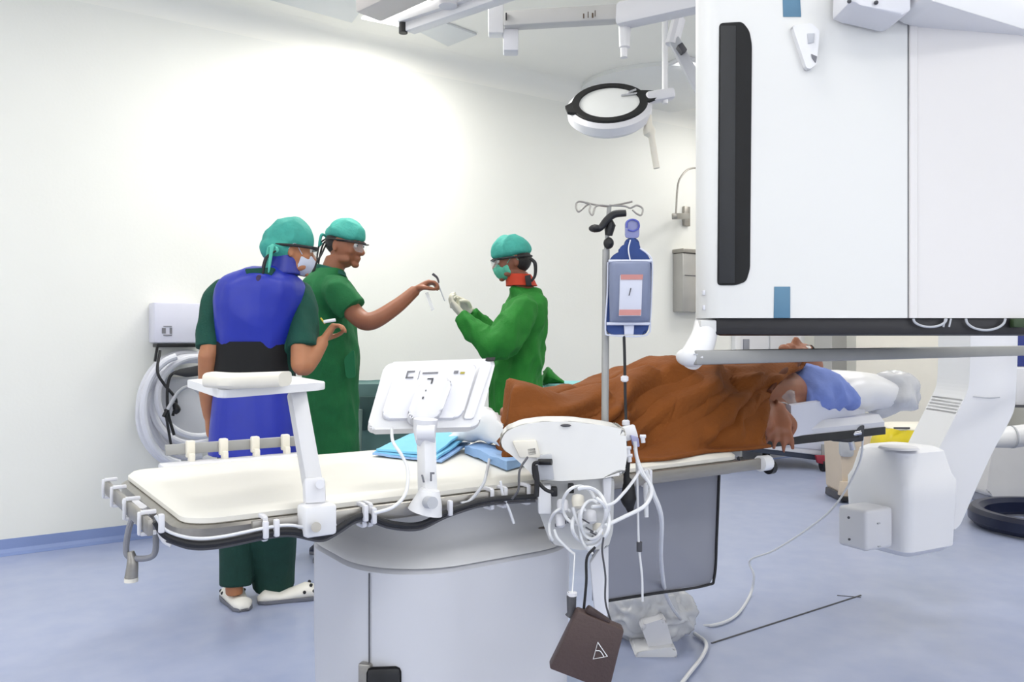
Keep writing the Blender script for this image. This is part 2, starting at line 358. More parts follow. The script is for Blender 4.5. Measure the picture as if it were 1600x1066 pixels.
for sgn, L in ((-1, .245), (1, .28)):
    q = c0+ax*sgn*.185; prism(bm, [q+bx*.07+n*.006, q+ax*sgn*(L-.185)+bx*.035+n*.004, q+ax*sgn*(L-.185)-bx*.035+n*.004, q-bx*.07+n*.006], n*.016)
obj('black_rim', bm, mat('rim black', '#0a0a0b', .7), t, ang=50)
bm = B(); ring_loft(bm, [ringpts(.172, .0), ringpts(.172, .012)]); obj('centre_plate', bm, mat('lamp plate', '#dfe1e0', 0.5, var=0.02), t)
bm = B(); q = c0+ax*.12+bx*.06+n*.02; bar(bm, q, q+ax*.05+bx*.02, .03, .012, .003); bar(bm, q-bx*.015-ax*.04, q+ax*.05-bx*.02, .012, .01, .002); obj('latch', bm, LGREY, t)
bm = B(); q = c0+ax*.30; bar(bm, q-ax*.09, q+ax*.07, .09, .06, .015); obj('arm_joint', bm, WHITE2, t)
bm = B(); q = P(1039, 162, 4.6); cyl(bm, q, Vector((q.x, q.y, CEIL-.02)), .017); obj('yoke_tube', bm, WHITE, t)
bm = B(); tube(bm, [P(1014, 180, 4.55), P(1013, 195, 4.55), P(1014, 203, 4.55), P(1015, 208, 4.55), P(1018, 214, 4.55), P(1026, 263, 4.55)], [.015, .022, .034, .034, .018, .018], smooth=False, seg=18); obj('handle', bm, IVORY, t)
# ------------------------------------------------------------------ things on the left wall
t = thing('drape_hook', 'thin bent steel rod on a wall bracket beside the gantry housing', 'bracket', PV(1070, 340, WALL-.05))
tobj('rod', [PV(1092, 262, WALL-.25), PV(1075, 265, WALL-.25), PV(1062, 280, WALL-.25), PV(1058, 300, WALL-.25), PV(1056, 338, WALL-.25)], .008, METAL, t)
bm = B(); bar(bm, PV(1054, 338, WALL-.25), PV(1073, 338, WALL-.05), .05, .05, .006); obj('socket', bm, METAL, t)
bm = B(); q = PV(1073, 338, WALL-.02); box(bm, (q.x, WALL-.015, q.z), (.07, .03, .17), .005); obj('wall_plate', bm, METAL, t)
t = thing('wall_dispenser', 'grey metal glove dispenser box fixed to the wall beside the gantry housing', 'dispenser', PV(1085, 480, WALL-.06))
a, b = PV(1067, 395, WALL-.12), PV(1067, 487, WALL-.12)
bm = B(); box(bm, (a.x+.15, WALL-.06, (a.z+b.z)/2), (.30, .12, a.z-b.z), .008); obj('body', bm, mat('dispenser steel', '#b4b2ae', 0.35, metal=0.5, var=0.1, vscale=6), t)
bm = B(); box(bm, (a.x+.15, WALL-.065, a.z+.02), (.31, .135, .035), .005); obj('lid', bm, METAL, t)
bm = B(); box(bm, (a.x+.15, WALL-.123, (a.z+b.z)/2+.06), (.26, .004, .006)); obj('edge_strip', bm, DGREY, t)
t = thing('wall_unit', 'white wall-hung unit box with black bracket above the coiled hoses', 'wall unit', PV(280, 540, WALL-.1))
yv = WALL-.15
a, b = PV(240, 472, yv), PV(320, 536, yv)
bm = B(); box(bm, ((a.x+b.x)/2, WALL-.085, (a.z+b.z)/2), (b.x-a.x, .16, a.z-b.z), .012); obj('body', bm, mat('unit white', '#dcdce8', 0.4, var=0.03), t)
bm = B()
for (x, y, sx, sz) in ((256, 517, .02, .03), (267, 517, .012, .035), (262, 524, .045, .006), (262, 510, .045, .004)):
    q = PV(x, y, yv-.018); box(bm, (q.x, yv-.017, q.z), (sx, .004, sz))
obj('print_mark', bm, INKG, t)
bm = B(); q = PV(280, 540, yv); box(bm, (q.x, WALL-.09, q.z), (b.x-a.x-.04, .12, .02), .003)
bar(bm, PV(246, 540, yv), PV(242, 565, yv), .02, .012); obj('bracket', bm, BLACK, t)
t = thing('coiled_hose', 'coil of thick white hoses hanging on the wall behind the table', 'hose', PV(280, 730, WALL-.1))
def arcpts(cx, cy, rx, ry, a0, a1, v, n=14): return [PV(cx+rx*math.cos(math.radians(a0+(a1-a0)*k/n)), cy-ry*math.sin(math.radians(a0+(a1-a0)*k/n)), v) for k in range(n+1)]
for k, (cx, cy, rx, ry, a0, a1, r) in enumerate(((290, 640, 72, 88, 60, 300, .022), (298, 636, 66, 78, 70, 285, .021), (300, 628, 62, 66, 60, 300, .02), (296, 650, 78, 80, 110, 290, .022), (310, 620, 64, 62, 80, 290, .018), (286, 640, 62, 84, 100, 265, .02))):
    tobj('hose_turn', arcpts(cx, cy, rx, ry, a0, a1, WALL-.10-.035*k), r, HOSEM, t, n=3)
t = thing('cable_hank', 'hank of thin black leads hanging inside the white hose coil', 'cable', PV(290, 640, WALL-.06))
tobj('lead', [PV(250, 548, WALL-.25), PV(246, 580, WALL-.3), PV(256, 600, WALL-.3), PV(275, 625, WALL-.3), PV(270, 650, WALL-.3)], .008, BLACKR, t)
tobj('lead', [PV(320, 575, WALL-.3), PV(290, 578, WALL-.3), PV(265, 590, WALL-.3), PV(262, 640, WALL-.3), PV(272, 680, WALL-.3)], .008, BLACKR, t)
tobj('lead', [PV(258, 640, WALL-.33), PV(262, 665, WALL-.33), PV(268, 700, WALL-.33)], .007, BLACKR, t)
tobj('lead', [PV(262, 640, WALL-.35), PV(280, 612, WALL-.35), PV(300, 605, WALL-.35), PV(322, 625, WALL-.35)], .01, LGREY, t)
bm = B(); tube(bm, [PV(256, 652, WALL-.33), PV(264, 636, WALL-.33), PV(272, 625, WALL-.33)], [.012, .012, .008], seg=10); tube(bm, [PV(272, 630, WALL-.31), PV(276, 640, WALL-.31), PV(272, 646, WALL-.31)], [.012, .022, .012]); obj('plug', bm, BLACK, t)
bm = B(); slab(bm, [(268, 585), (278, 577), (325, 568), (325, 586), (290, 590)], 4.35, .08, .01); obj('cuff_pouch', bm, BLACK, t)
t = thing('wall_bin_cover', 'white rounded panel unit standing at the wall inside the hose coil', 'unit', PV(290, 720, WALL-.03))
a, b = PV(250, 590, WALL-.06), PV(330, 700, WALL-.06)
bm = B(); box(bm, ((a.x+b.x)/2, WALL-.04, b.z*.5+a.z*.5), (b.x-a.x, .08, a.z-b.z), .03); obj('panel', bm, mat('inner panel', '#cfd0d6', .5, var=.03), t)
# ------------------------------------------------------------------ angiography table
TF, TB, TL, TR, TT = 1.55, 2.20, .35, 1.86, .80
table = thing('angiography_table', 'long white angiography table on a grey white pedestal in the foreground', 'table', (1.05, 1.85, 0))
def rz(poly, z): return [Vector((x, y, z)) for x, y in poly]
def zbox_ring(cx, cy, sx, sy, r, n=8): return rrect(cx, cy, sx, sy, r, n)
cx, cy, sx, sy = (TL+TR)/2, (TF+TB)/2, TR-TL, TB-TF
bm = B(); ring_loft(bm, [rz(rrect(cx, cy, sx-.012, sy-.012, .055), .782), rz(rrect(cx, cy, sx, sy, .06), .786), rz(rrect(cx, cy, sx, sy, .06), .795), rz(rrect(cx, cy, sx-.02, sy-.02, .05), .803), rz(rrect(cx, cy, sx-.08, sy-.08, .03), .805)])
obj('mattress', bm, WARM, table, ang=40)
bm = B(); ring_loft(bm, [rz(rrect(cx, cy, sx+.0, sy+.0, .07), .748), rz(rrect(cx, cy, sx+.03, sy+.02, .075), .756), rz(rrect(cx, cy, sx+.03, sy+.02, .075), .778), rz(rrect(cx, cy, sx+.012, sy+.006, .07), .783)])
obj('table_frame', bm, METAL, table, ang=30)
# rails
RV = TF-.055
bm = B(); box(bm, ((TL+.10+TR)/2, RV, .778), (TR-TL-.10, .01, .03), .002); obj('side_rail', bm, METAL, table)
bm = B(); box(bm, (TL-.05, cy+.01, .778), (.01, sy-.10, .03), .002); obj('end_rail', bm, METAL, table)
bm = B(); box(bm, (.64, TB+.075, .835), (.36, .01, .028), .002); obj('far_rail', bm, ALU, table)
bm = B(); box(bm, (.64, TB+.03, .79), (.40, .07, .03), .006); obj('far_rail_base', bm, WHITE2, table)
for k in range(4):
    bm = B(); x = .52+.085*k; box(bm, (x, TB+.062, .835), (.022, .02, .045), .004); box(bm, (x, TB+.05, .81), (.014, .03, .03), .004); obj('rail_clip', bm, IVORY, table)
def cclip(u, v, side):
    bm = B(); d = Vector((0, -1, 0)) if side == 'f' else Vector((-1, 0, 0)); s = (.009, .028, .008) if side == 'f' else (.028, .009, .008)
    c = Vector((u, v, .778)); s1 = (.009, .006, .044) if side == 'f' else (.006, .009, .044)
    box(bm, c+d*.010, s1, .002); box(bm, c-d*.006+Vector((0, 0, .02)), s, .002); box(bm, c-d*.006-Vector((0, 0, .02)), s, .002); obj('rail_clip', bm, WHITE2, table)
for x in (412, 566, 576, 765, 786, 822, 1012): q = PV(x, 700, RV); cclip(q.x, RV, 'f')
for v in (1.66, 1.82, 1.98, 2.1): cclip(TL-.05, v, 'l')
# end cap at right end
bm = B(); tube(bm, [Vector((TR+.0, RV, .778)), Vector((TR+.035, RV, .778))], .022, smooth=False, seg=16); obj('rail_end_cap', bm, WHITE, table)
bm = B(); tube(bm, [Vector((TR+.035, RV, .765)), Vector((TR+.052, RV, .765))], .02, smooth=False, seg=16); obj('lock_knob', bm, BLACK, table)
# pedestal
def pring(u0, u1, v0, v1, r, z): return rz(rrect((u0+u1)/2, (v0+v1)/2, u1-u0, v1-v0, r, 12), z)
bm = B(); ring_loft(bm, [pring(.755, 1.33, 1.575, 2.1, .2, 0), pring(.745, 1.33, 1.565, 2.1, .2, .05), pring(.735, 1.335, 1.56, 2.1, .2, .40), pring(.735, 1.34, 1.56, 2.1, .2, .612), pring(.745, 1.33, 1.57, 2.1, .2, .620)])
ped = obj('pedestal', bm, PEDM, table, ang=50)
bm = B(); ring_loft(bm, [pring(.748, 1.332, 1.573, 2.1, .19, .618), pring(.748, 1.332, 1.573, 2.1, .19, .623)]); obj('seam', bm, DGREY, ped)
bm = B(); ring_loft(bm, [pring(.738, 1.338, 1.562, 2.1, .2, .623), pring(.745, 1.335, 1.57, 2.1, .2, .635), pring(.79, 1.33, 1.60, 2.07, .18, .655), pring(.83, 1.33, 1.63, 2.04, .16, .69), pring(.84, 1.33, 1.64, 2.03, .16, .752)]); obj('upper_cover', bm, mat('cover enamel', '#dadadb', 0.32, var=0.02), table, ang=60)
tobj('cover_groove', [PZ(575, 822, .672), PZ(615, 832, .672), PZ(655, 836, .672), PZ(716, 828, .672)], .003, DGREY, table)
tobj('cover_groove', [Vector((.985+.0*0, 1.612, .662)), Vector((1.26, 1.612, .662))], .0035, mat('brown groove', '#6f655e', .6), table)
q = PV(545, 900, 1.66)
tobj('panel_seam', [Vector((.757, 1.662, .05)), Vector((.757, 1.662, .61))], .0016, DGREY, table)
# service slot low on the pedestal
q = P(548, 1040, 1.93)
bm = B(); ctr = Vector((.757, 1.655, .37)); dirn = Vector((-.5, -.866, 0)); Rn = frame(dirn)
box(bm, Vector((.775, 1.625, .355)), (.02, .075, .115), .012, Rn); obj('service_slot', bm, BLACK, table)
bm = B(); box(bm, Vector((.752, 1.668, .355)), (.02, .03, .115), .004, frame((-.75, -.66, 0))); obj('slot_frame', bm, METAL, table)
# head extension of the tabletop
bm = B(); ring_loft(bm, [rz(rrect(2.28, 1.88, 1.02, .42, .03), .785), rz(rrect(2.28, 1.88, 1.02, .42, .03), .81)]); obj('head_extension', bm, BLACK, table)
bm = B(); ring_loft(bm, [rz(rrect(2.28, 1.88, 1.02, .41, .03), .811), rz(rrect(2.28, 1.88, 1.02, .42, .04), .83), rz(rrect(2.28, 1.88, 1.00, .39, .04), .855)]); obj('head_mattress', bm, WHITE2, table)
bm = B(); box(bm, (TR-.12, 1.86, .79), (.36, .5, .02), .005); obj('table_bracket', bm, ALU, table)
# under-table cable loom
t = thing('cable_loom', 'black cable in white clips running along the front rail of the table', 'cable', PV(400, 850, RV-.03))
pts = [(243, 815), (260, 838), (300, 850), (345, 848), (415, 834), (455, 830), (500, 838), (525, 828), (565, 806), (610, 818), (655, 820), (700, 800), (760, 782), (836, 776)]
tobj('black_cable', [PV(x, y, RV-.025) for x, y in pts], .006, BLACKR, t)
tobj('white_tube', [PV(x, y-9, RV-.03) for x, y in pts[:8]], .0028, TUBEW, t)
tobj('grey_cable', [PV(x, y+7, RV-.02) for x, y in pts[1:]], .003, DGREY, t)
for x, y in ((252, 822), (415, 832), (432, 829), (571, 806), (584, 810), (703, 798)):
    bm = B(); q = PV(x, y-4, RV-.03); box(bm, q, (.010, .012, .032), .003); obj('cable_clip', bm, WHITE2, t)
t = thing('grey_strap_loop', 'grey plastic strap loop hanging from the left corner of the table', 'strap', PZ(215, 900, .62))
tobj('strap', [P(x, y, 1.66) for x, y in ((222, 798), (205, 815), (197, 855), (203, 871), (232, 872), (243, 860), (241, 825), (228, 803))], .006, mat('strap grey', '#86878d', .45, var=.1), t)
bm = B(); tube(bm, [P(204, 862, 1.66), P(207, 880, 1.66), P(205, 903, 1.66)], [.007, .011, .013], seg=12); obj('plug', bm, METAL, t)
bm = B(); tube(bm, [P(205, 903, 1.66), P(205, 909, 1.66)], .0135, seg=12); obj('plug_tip', bm, IVORY, t)
bm = B(); prism(bm, roundpoly([P(188, 786, 1.7), P(212, 783, 1.72), P(232, 797, 1.68), P(214, 802, 1.66)], .01), Vector((0, 0, .006))); obj('hook_plate', bm, WHITE2, t)
t = thing('white_hook', 'white clip hook with black tape on the table corner cable', 'hook', P(255, 830, 1.55))
tobj('hook', [P(252, 815, 1.55), P(250, 832, 1.55), P(257, 845, 1.55), P(268, 852, 1.55)], .005, WHITE2, t)
# ------------------------------------------------------------------ raised tray on its post
t = thing('raised_tray', 'white raised arm tray on a slanted post clamped to the table rail', 'tray', PV(495, 830, RV))
zt = 1.035
poly = roundpoly([PZ(290, 593, zt), PZ(345, 609, zt), PZ(512, 597, zt), PZ(455, 587, zt)], .03)
bm = B(); prism(bm, poly, Vector((0, 0, -.016)), .003); obj('tray', bm, WHITE, t)
bm = B(); a, b = PV(490, 765, RV+.02), P(463, 612, 1.66); bar(bm, a, b, .035, .03, .006); obj('post', bm, mat('post grey', '#d6d6d8', .4, var=.02), t)
bm = B(); a = PV(491, 770, RV); bar(bm, PV(490, 748, RV+.01), PV(492, 790, RV-.01), .04, .035, .008); cyl(bm, PV(500, 757, RV-.02), PV(500, 757, RV-.05), .008); obj('joint', bm, WHITE2, t)
bm = B(); q = PV(495, 811, RV-.02); box(bm, q, (.062, .05, .058), .007); obj('clamp', bm, WHITE, t)
bm = B(); cyl(bm, PV(494, 824, RV-.04), PV(494, 824, RV-.075), .009); obj('clamp_knob', bm, METAL, t)
bm = B(); loft(bm, [(PZ(x, y, zt+.014), Cd(0, .045), Vector((0, 0, .014))) for x, y in ((330, 593), (360, 595), (400, 594), (446, 592))], n=20, pw=.6)
obj('arm_pad', bm, IVORY, label='ivory padded arm rest cushion lying on the raised tray', cat='cushion')
# ------------------------------------------------------------------ table-side screen (seen from behind)
t = thing('tableside_screen', 'white table-side touch screen seen from behind on a clamp post', 'screen', PV(670, 810, RV))
def scr(x, y, d): return P(x, y, d)
c = [scr(602, 566, 1.82), scr(776, 560, 1.88), scr(748, 667, 1.78), scr(572, 672, 1.72)]
nn = (c[1]-c[0]).cross(c[3]-c[0]).normalized()
if nn.dot(-c[0]) < 0: nn = -nn
bm = B(); prism(bm, roundpoly(c, .02), -nn*.022, .006); obj('housing', bm, WHITE, t)
def inset(pts, k): m = sum(pts, Vector())/len(pts); return [m+(p-m)*k for p in pts]
def sp(u, v): return c[0].lerp(c[1], u).lerp(c[3].lerp(c[2], u), v)
bm = B(); prism(bm, roundpoly([sp(.12, .10), sp(.84, .10), sp(.82, .9), sp(.10, .88)], .02), nn*.012, .005); obj('back_cover', bm, mat('back cover', '#e6e6ec', .4, var=.02), t)
bm = B(); prism(bm, roundpoly([sp(.36, .35), sp(.66, .35), sp(.62, .98), sp(.32, .98)], .03), nn*.03, .008); obj('mount_boss', bm, WHITE2, t)
bm = B()
def rectmark(u0, u1, v0, v1, off=.0135): prism(bm, [sp(u0, v0)+nn*off, sp(u1, v0)+nn*off, sp(u1, v1)+nn*off, sp(u0, v1)+nn*off], nn*.001)
for a in ((.22, .29, .20, .22), (.22, .29, .29, .31), (.22, .235, .20, .31), (.33, .335, .2, .33), (.36, .5, .23, .25), (.64, .68, .22, .26)): rectmark(*a)
obj('print_mark', bm, INKG, t)
bm = B(); rectmark(.70, .74, .24, .27); obj('print_mark', bm, mat('olive print', '#a79a3f', .6), t)
bm = B(); prism(bm, [sp(.90, .0)+nn*.002, sp(.985, .0)+nn*.002, sp(.985, .05)+nn*.002, sp(.90, .05)+nn*.002], nn*.003); obj('grip_slot', bm, BLACK, t)
bm = B(); prism(bm, roundpoly([sp(.87, .04), sp(.97, .09), sp(.93, .9), sp(.84, .9)], .005), nn*.006, .002); obj('side_rib', bm, WHITE2, t)
bm = B(); rectmark(.42, .47, .38, .40, .031); rectmark(.46, .475, .38, .46, .031); rectmark(.43, .44, .55, .57, .031); rectmark(.42, .435, .65, .68, .031); obj('print_mark', bm, DGREY, t)
bm = B(); tube(bm, [P(665, 655, 1.70), P(664, 672, 1.70), P(665, 690, 1.68)], [.026, .024, .02], seg=20); cyl(bm, P(652, 676, 1.68), P(680, 676, 1.68), .016); obj('swivel_joint', bm, WHITE2, t)
bm = B(); bar(bm, P(666, 684, 1.70), P(668, 770, 1.68), .038, .03, .006, up=Vector((1, 0, 0))); obj('post', bm, WHITE, t)
bm = B(); tube(bm, [P(672, 765, 1.66), P(668, 785, 1.66), P(664, 800, 1.66)], [.02, .03, .036], seg=20); obj('clamp', bm, WHITE, t)
bm = B(); cyl(bm, P(668, 785, 1.63), P(676, 786, 1.61), .012); obj('clamp_knob', bm, LGREY, t)
bm = B(); prism(bm, [P(x, y, 1.655) for x, y in ((672, 738), (679, 738), (679, 741), (675, 741), (675, 752), (672, 752))], Cd(0, -.002)); prism(bm, [P(x, y, 1.655) for x, y in ((658, 742), (661, 742), (664, 754), (661, 754))], Cd(0, -.002)); obj('print_mark', bm, INKG, t)
tobj('screen_cable', [P(x, y, d) for x, y, d in ((612, 668, 1.74), (614, 690, 1.7), (628, 712, 1.68), (637, 735, 1.66), (634, 770, 1.6), (615, 792, 1.57), (585, 802, 1.56))], .0035, TUBEW, t)
# ------------------------------------------------------------------ folded drapes on the table
def cloth_poly(name, corners, th, m, label, n=16, amp=.004, seed=1, cat='cloth', bulge=0.0):
    bm = B(); c = [Vector(p) for p in corners]; top = []; bot = []
    for i in range(n+1):
        r1, r2 = [], []
        for j in range(n+1):
            p = c[0].lerp(c[1], i/n).lerp(c[3].lerp(c[2], i/n), j/n)
            h = amp*noise.noise(p*18+Vector((seed,)*3))+bulge*math.sin(math.pi*j/n)*math.sin(math.pi*min(1, i/n*1.2))
            r1.append(bm.verts.new(p+Vector((0, 0, h+th+amp)))); r2.append(bm.verts.new(p+Vector((0, 0, max(0, h)))))
        top.append(r1); bot.append(r2)
    for i in range(n):
        for j in range(n):
            bm.faces.new((top[i][j], top[i+1][j], top[i+1][j+1], top[i][j+1])); bm.faces.new((bot[i][j], bot[i][j+1], bot[i+1][j+1], bot[i+1][j]))
    for i in range(n):
        bm.faces.new((top[i][0], bot[i][0], bot[i+1][0], top[i+1][0])); bm.faces.new((top[i][n], top[i+1][n], bot[i+1][n], bot[i][n]))
        bm.faces.new((top[0][i], top[0][i+1], bot[0][i+1], bot[0][i])); bm.faces.new((top[n][i], bot[n][i], bot[n][i+1], top[n][i+1]))
    return obj(name, bm, m, label=label, cat=cat, ang=50)
z8 = .809
t = thing('folded_drape', 'sky blue folded paper drape lying on the table left of the screen post', 'drape', PZ(650, 715, z8))
def zup(p, h): return p+Vector((0, 0, h))
for k, (h, cc) in enumerate(((0, DRAPE2), (.006, DRAPE), (.013, DRAPE))):
    o = cloth_poly('layer', [zup(PZ(582+k*3, 712, z8), h), zup(PZ(690-k*6, 723-k, z8), h), zup(PZ(735-k*3, 700, z8), h+.012*k+.012), zup(PZ(640, 694, z8), h+.006*k)], .003, cc, None, cat=None, amp=.003, seed=k, bulge=.004)
    o.parent = t; o.location -= t.location
o = cloth_poly('folded_drape', [Vector((q_.x, q_.y, z8)) for q_ in (PZ(726, 688, .845), PZ(792, 712, .845), PZ(828, 703, .845), PZ(752, 683, .845))], .016, DRAPE2, 'pale blue flat drape between the sky blue drape and the white console', amp=.006, seed=4, cat='drape')
bm = B(); loft(bm, [(P(700, 684, 2.36), Cd(0, .05), Vector((0, 0, .008))), (P(718, 672, 2.36), Cd(0, .06), Vector((0, 0, .034))), (P(742, 664, 2.32), Cd(0, .06), Vector((0, 0, .045))), (P(768, 667, 2.26), Cd(0, .055), Vector((0, 0, .045))), (P(790, 678, 2.18), Cd(0, .05), Vector((0, 0, .03)))], n=32, sub=8, pw=.8)
obj('white_towel', bm, WHITE, ang=180, post=fold(.012, (12, 12, 12), 4), label='white bunched towel at the foot of the blanket beside the screen', cat='towel')
#PART3
# ------------------------------------------------------------------ people
def head_mesh(bm, c, R, s=1.0, nose=1.0):
    def hf(p):
        x, y, z = p
        if z < 0:
            k = min(1, -z/.118); y *= 1-.30*k*k; x = x*(1-.22*k) + .022*k
        if x > 0: x *= 1-.06*abs(z)/.1
        x -= .012*max(0, z/.118)**2*0
        return Vector((x, y, z))*s
    ball(bm, c, (.100, .077, .118), R, 32, 24, hf)
    f, l, u = R.col[0], R.col[1], R.col[2]
    def at(x, y, z): return Vector(c)+(f*x+l*y+u*z)*s
    ball(bm, at(.082, 0, .03), (.018*s, .045*s, .012*s), R, 12, 8)                      # brow
    tube(bm, [at(.090, 0, .018), at(.104, 0, -.004), at(.114, 0, -.022), at(.104, 0, -.034)], [.008*s, .010*s, .0145*s, .010*s], seg=10, n=4)   # nose
    for q in (1, -1): ball(bm, at(.098, .011*q, -.027), (.011*s, .009*s, .008*s), R, 10, 8)
    ball(bm, at(.094, 0, -.052), (.012*s, .024*s, .0065*s), R, 12, 8); ball(bm, at(.092, 0, -.064), (.013*s, .021*s, .0075*s), R, 12, 8)      # lips
    ball(bm, at(.083, 0, -.090), (.020*s, .026*s, .018*s), R, 12, 8)                    # chin
    for q in (1, -1):
        ball(bm, at(.058, .042*q, -.022), (.030*s, .022*s, .028*s), R, 12, 8)             # cheek
        ball(bm, at(.030, .050*q, -.070), (.048*s, .016*s, .024*s), R, 12, 8)             # jaw
        ball(bm, at(-.008, .079*q, -.008), (.017*s, .008*s, .032*s), R, 12, 8); ball(bm, at(-.004, .081*q, -.034), (.009*s, .007*s, .010*s), R, 10, 8)   # ear
def eyes(parent, c, R, s=1.0):
    f, l, u = R.col[0], R.col[1], R.col[2]
    for q in (1, -1):
        p = Vector(c)+(f*.083+l*.031*q+u*.010)*s
        bm = B(); ball(bm, p, .0125*s, R, 14, 10); e = obj('eye', bm, EYEW, parent)
        bm = B(); ball(bm, p+f*.0085*s, (.0055*s, .0065*s, .0065*s), R, 12, 8); obj('iris', bm, EYED, e)
        bm = B(); tube(bm, [p+(l*.018*q*-1+u*.017+f*.006)*s, p+(u*.023+f*.008)*s, p+(l*.020*q+u*.016-f*.002)*s], [.002*s, .004*s, .002*s], seg=8, n=4); obj('eyebrow', bm, HAIR, parent)
def hand_mesh(bm, wrist, d, nrm, s=1.0, curl=(25, 35, 25), side=1, spread=.08, thumb=(.6, .5), fr=.0088):
    """d: hand direction, nrm: palm normal (palm faces nrm), side: +1 thumb towards d x nrm"""
    d = Vector(d).normalized(); nrm = Vector(nrm); nrm = (nrm-d*nrm.dot(d)).normalized(); w = d.cross(nrm)*side; W = Vector(wrist)
    def at(a, b, c): return W+(d*a+w*b+nrm*c)*s
    loft(bm, [(at(-.012, 0, 0), w*.026*s, nrm*.021*s), (at(.018, 0, 0), w*.031*s, nrm*.018*s), (at(.055, .002, 0), w*.040*s, nrm*.0165*s), (at(.088, 0, 0), w*.039*s, nrm*.0125*s)], n=20, sub=4, pw=.75)
    for k, (b, L, r) in enumerate(((.029, .070, 1.0), (.010, .079, 1.03), (-.010, .073, .98), (-.028, .058, .86))):
        p = at(.078, b, 0); pts = [at(.060, b*.9, 0), p]; ang = 0; dd = (d + w*(b*spread*30)).normalized()
        for j, fr2 in enumerate((.46, .30, .24)):
            ang += math.radians(curl[j] + (k-1)*3)
            q = dd*math.cos(ang)+nrm*math.sin(ang); p = p+q*L*fr2*s; pts.append(p)
        rr = fr*r*s; tube(bm, pts, [rr*1.05, rr*1.08, rr, rr*.92, rr*.72], seg=10, n=4)
    a, b = thumb
    t0 = at(.020, .026, .004); t1 = at(.045, .048+.012*(1-a), .012+.010*a); t2 = at(.072, .052-.012*a, .020+.022*a); t3 = at(.094, .050-.030*a, .022+.036*b)
    tube(bm, [at(.005, .012, 0), t0, t1, t2, t3], [.013*s, .0155*s, .0125*s, .0105*s, .0078*s], seg=12, n=4)
def limb(bm, pts, rs, seg=18, n=7): tube(bm, pts, rs, seg=seg, n=n)
def el(x, y, Y, hw, hd, fdir, tilt=0.0):
    """ellipse section at pixel x,y, depth Y: hw metres across the facing, hd metres along the facing; fdir facing vector"""
    f = Vector(fdir).normalized(); s = Vector((0, 0, 1)).cross(f)
    return (P(x, y, Y), (s+Vector((0, 0, tilt))).normalized()*hw, f*hd)
def shoe_clog(parent, heel, d, m, holes=True, L=.27, name='clog'):
    R = frame(d); heel = Vector(heel); heel.z = 0
    def at(x, y, z): return heel + R @ Vector((x, y, z))
    bm = B()
    secs = [(-.02, .020, .03), (.01, .040, .055), (.07, .040, .04), (.13, .044, .055), (.18, .050, .07), (.23, .045, .055), (.262, .024, .03)]
    rings = []
    for (x, hw, h) in secs:
        rings.append([at(x*L/.27, hw*math.cos(a)*(1 if abs(math.cos(a)) < .2 else 1), max(.004, h*.5+h*.5*math.sin(a))) for a in [2*math.pi*k/20 for k in range(20)]])
    ring_loft(bm, rings)
    o = obj(name, bm, m, parent, ang=180)
    bm = B(); prism(bm, [at(x*L/.27, hw*1.04, .001) for x, hw, h in secs]+[at(x*L/.27, -hw*1.04, .001) for x, hw, h in secs[::-1]], Vector((0, 0, .016)), .003); obj('sole', bm, mat('clog sole', '#6d6f78', .6), o)
    if holes:
        for (x, y, z) in ((.20, .028, .063), (.20, -.028, .063), (.23, 0, .058), (.17, .045, .04), (.17, -.046, .04), (.21, -.042, .04), (.21, .042, .04)):
            bm = B(); ball(bm, at(x*L/.27, y, z), .0075, None, 10, 8); obj('vent_hole', bm, BLACK, o)
    return o
def cap_mesh(bm, c, R, s=1.0, back=1.0, rise=1.0, tilt=0.0, low=0.0):
    """surgeon's cap: soft dome over the skull"""
    def cf(p):
        x, y, z = p
        if z < .0: z = z*(.35 if x > 0 else .35+low*min(1, -x/.05)); x *= .99; y *= .99
        z *= rise
        if x < 0: z -= .10*(-x)*back; x *= 1.04
        return Vector((x, y, z + tilt*x))*s
    ball(bm, Vector(c)+R.col[2]*.030*s, (.112, .092, .105), R, 32, 20, cf)
def ties(parent, c, R, s, m, m2, length=.13, drop=(0, 0, -1), dark=True):
    f, l, u = R.col[0], R.col[1], R.col[2]
    k = Vector(c)+(-f*.112+u*.000)*s
    bm = B(); ball(bm, k, .014*s); obj('cap_knot', bm, m, parent)
    for q in (1, -1):
        tobj('cap_tie', [k, k+l*.03*q*s+u*.008*s-f*.02*s, k+l*.035*q*s-u*.05*s-f*.02*s, k+l*.02*q*s-u*length*s-f*.015], [.006, .008, .007, .004], m, parent, seg=8)
    if dark:
        for q in (1, -1): tobj('goggle_strap_end', [k+l*.01*q-u*.005, k-f*.03-u*.04+l*.015*q, k-f*.035-u*.10+l*.012*q, k-f*.03-u*.17+l*.008*q], [.004, .005, .005, .004], m2, parent, seg=8)
def strap_ring(parent, c, R, s, zf=.022, zb=.0, r=.004, m=None, grow=1.0):
    f, l, u = R.col[0], R.col[1], R.col[2]
    pts = []
    for i in range(28):
        a = 2*math.pi*i/28; x, y = math.cos(a)*.112*grow, math.sin(a)*.094*grow
        pts.append(Vector(c)+(f*x+l*y+u*(zb+(zf-zb)*(x/.112+1)/2))*s)
    bm = B(); tube(bm, pts, r*s, seg=8, smooth=False, closed=True); return obj('goggle_strap', bm, m or BLACKR, parent)
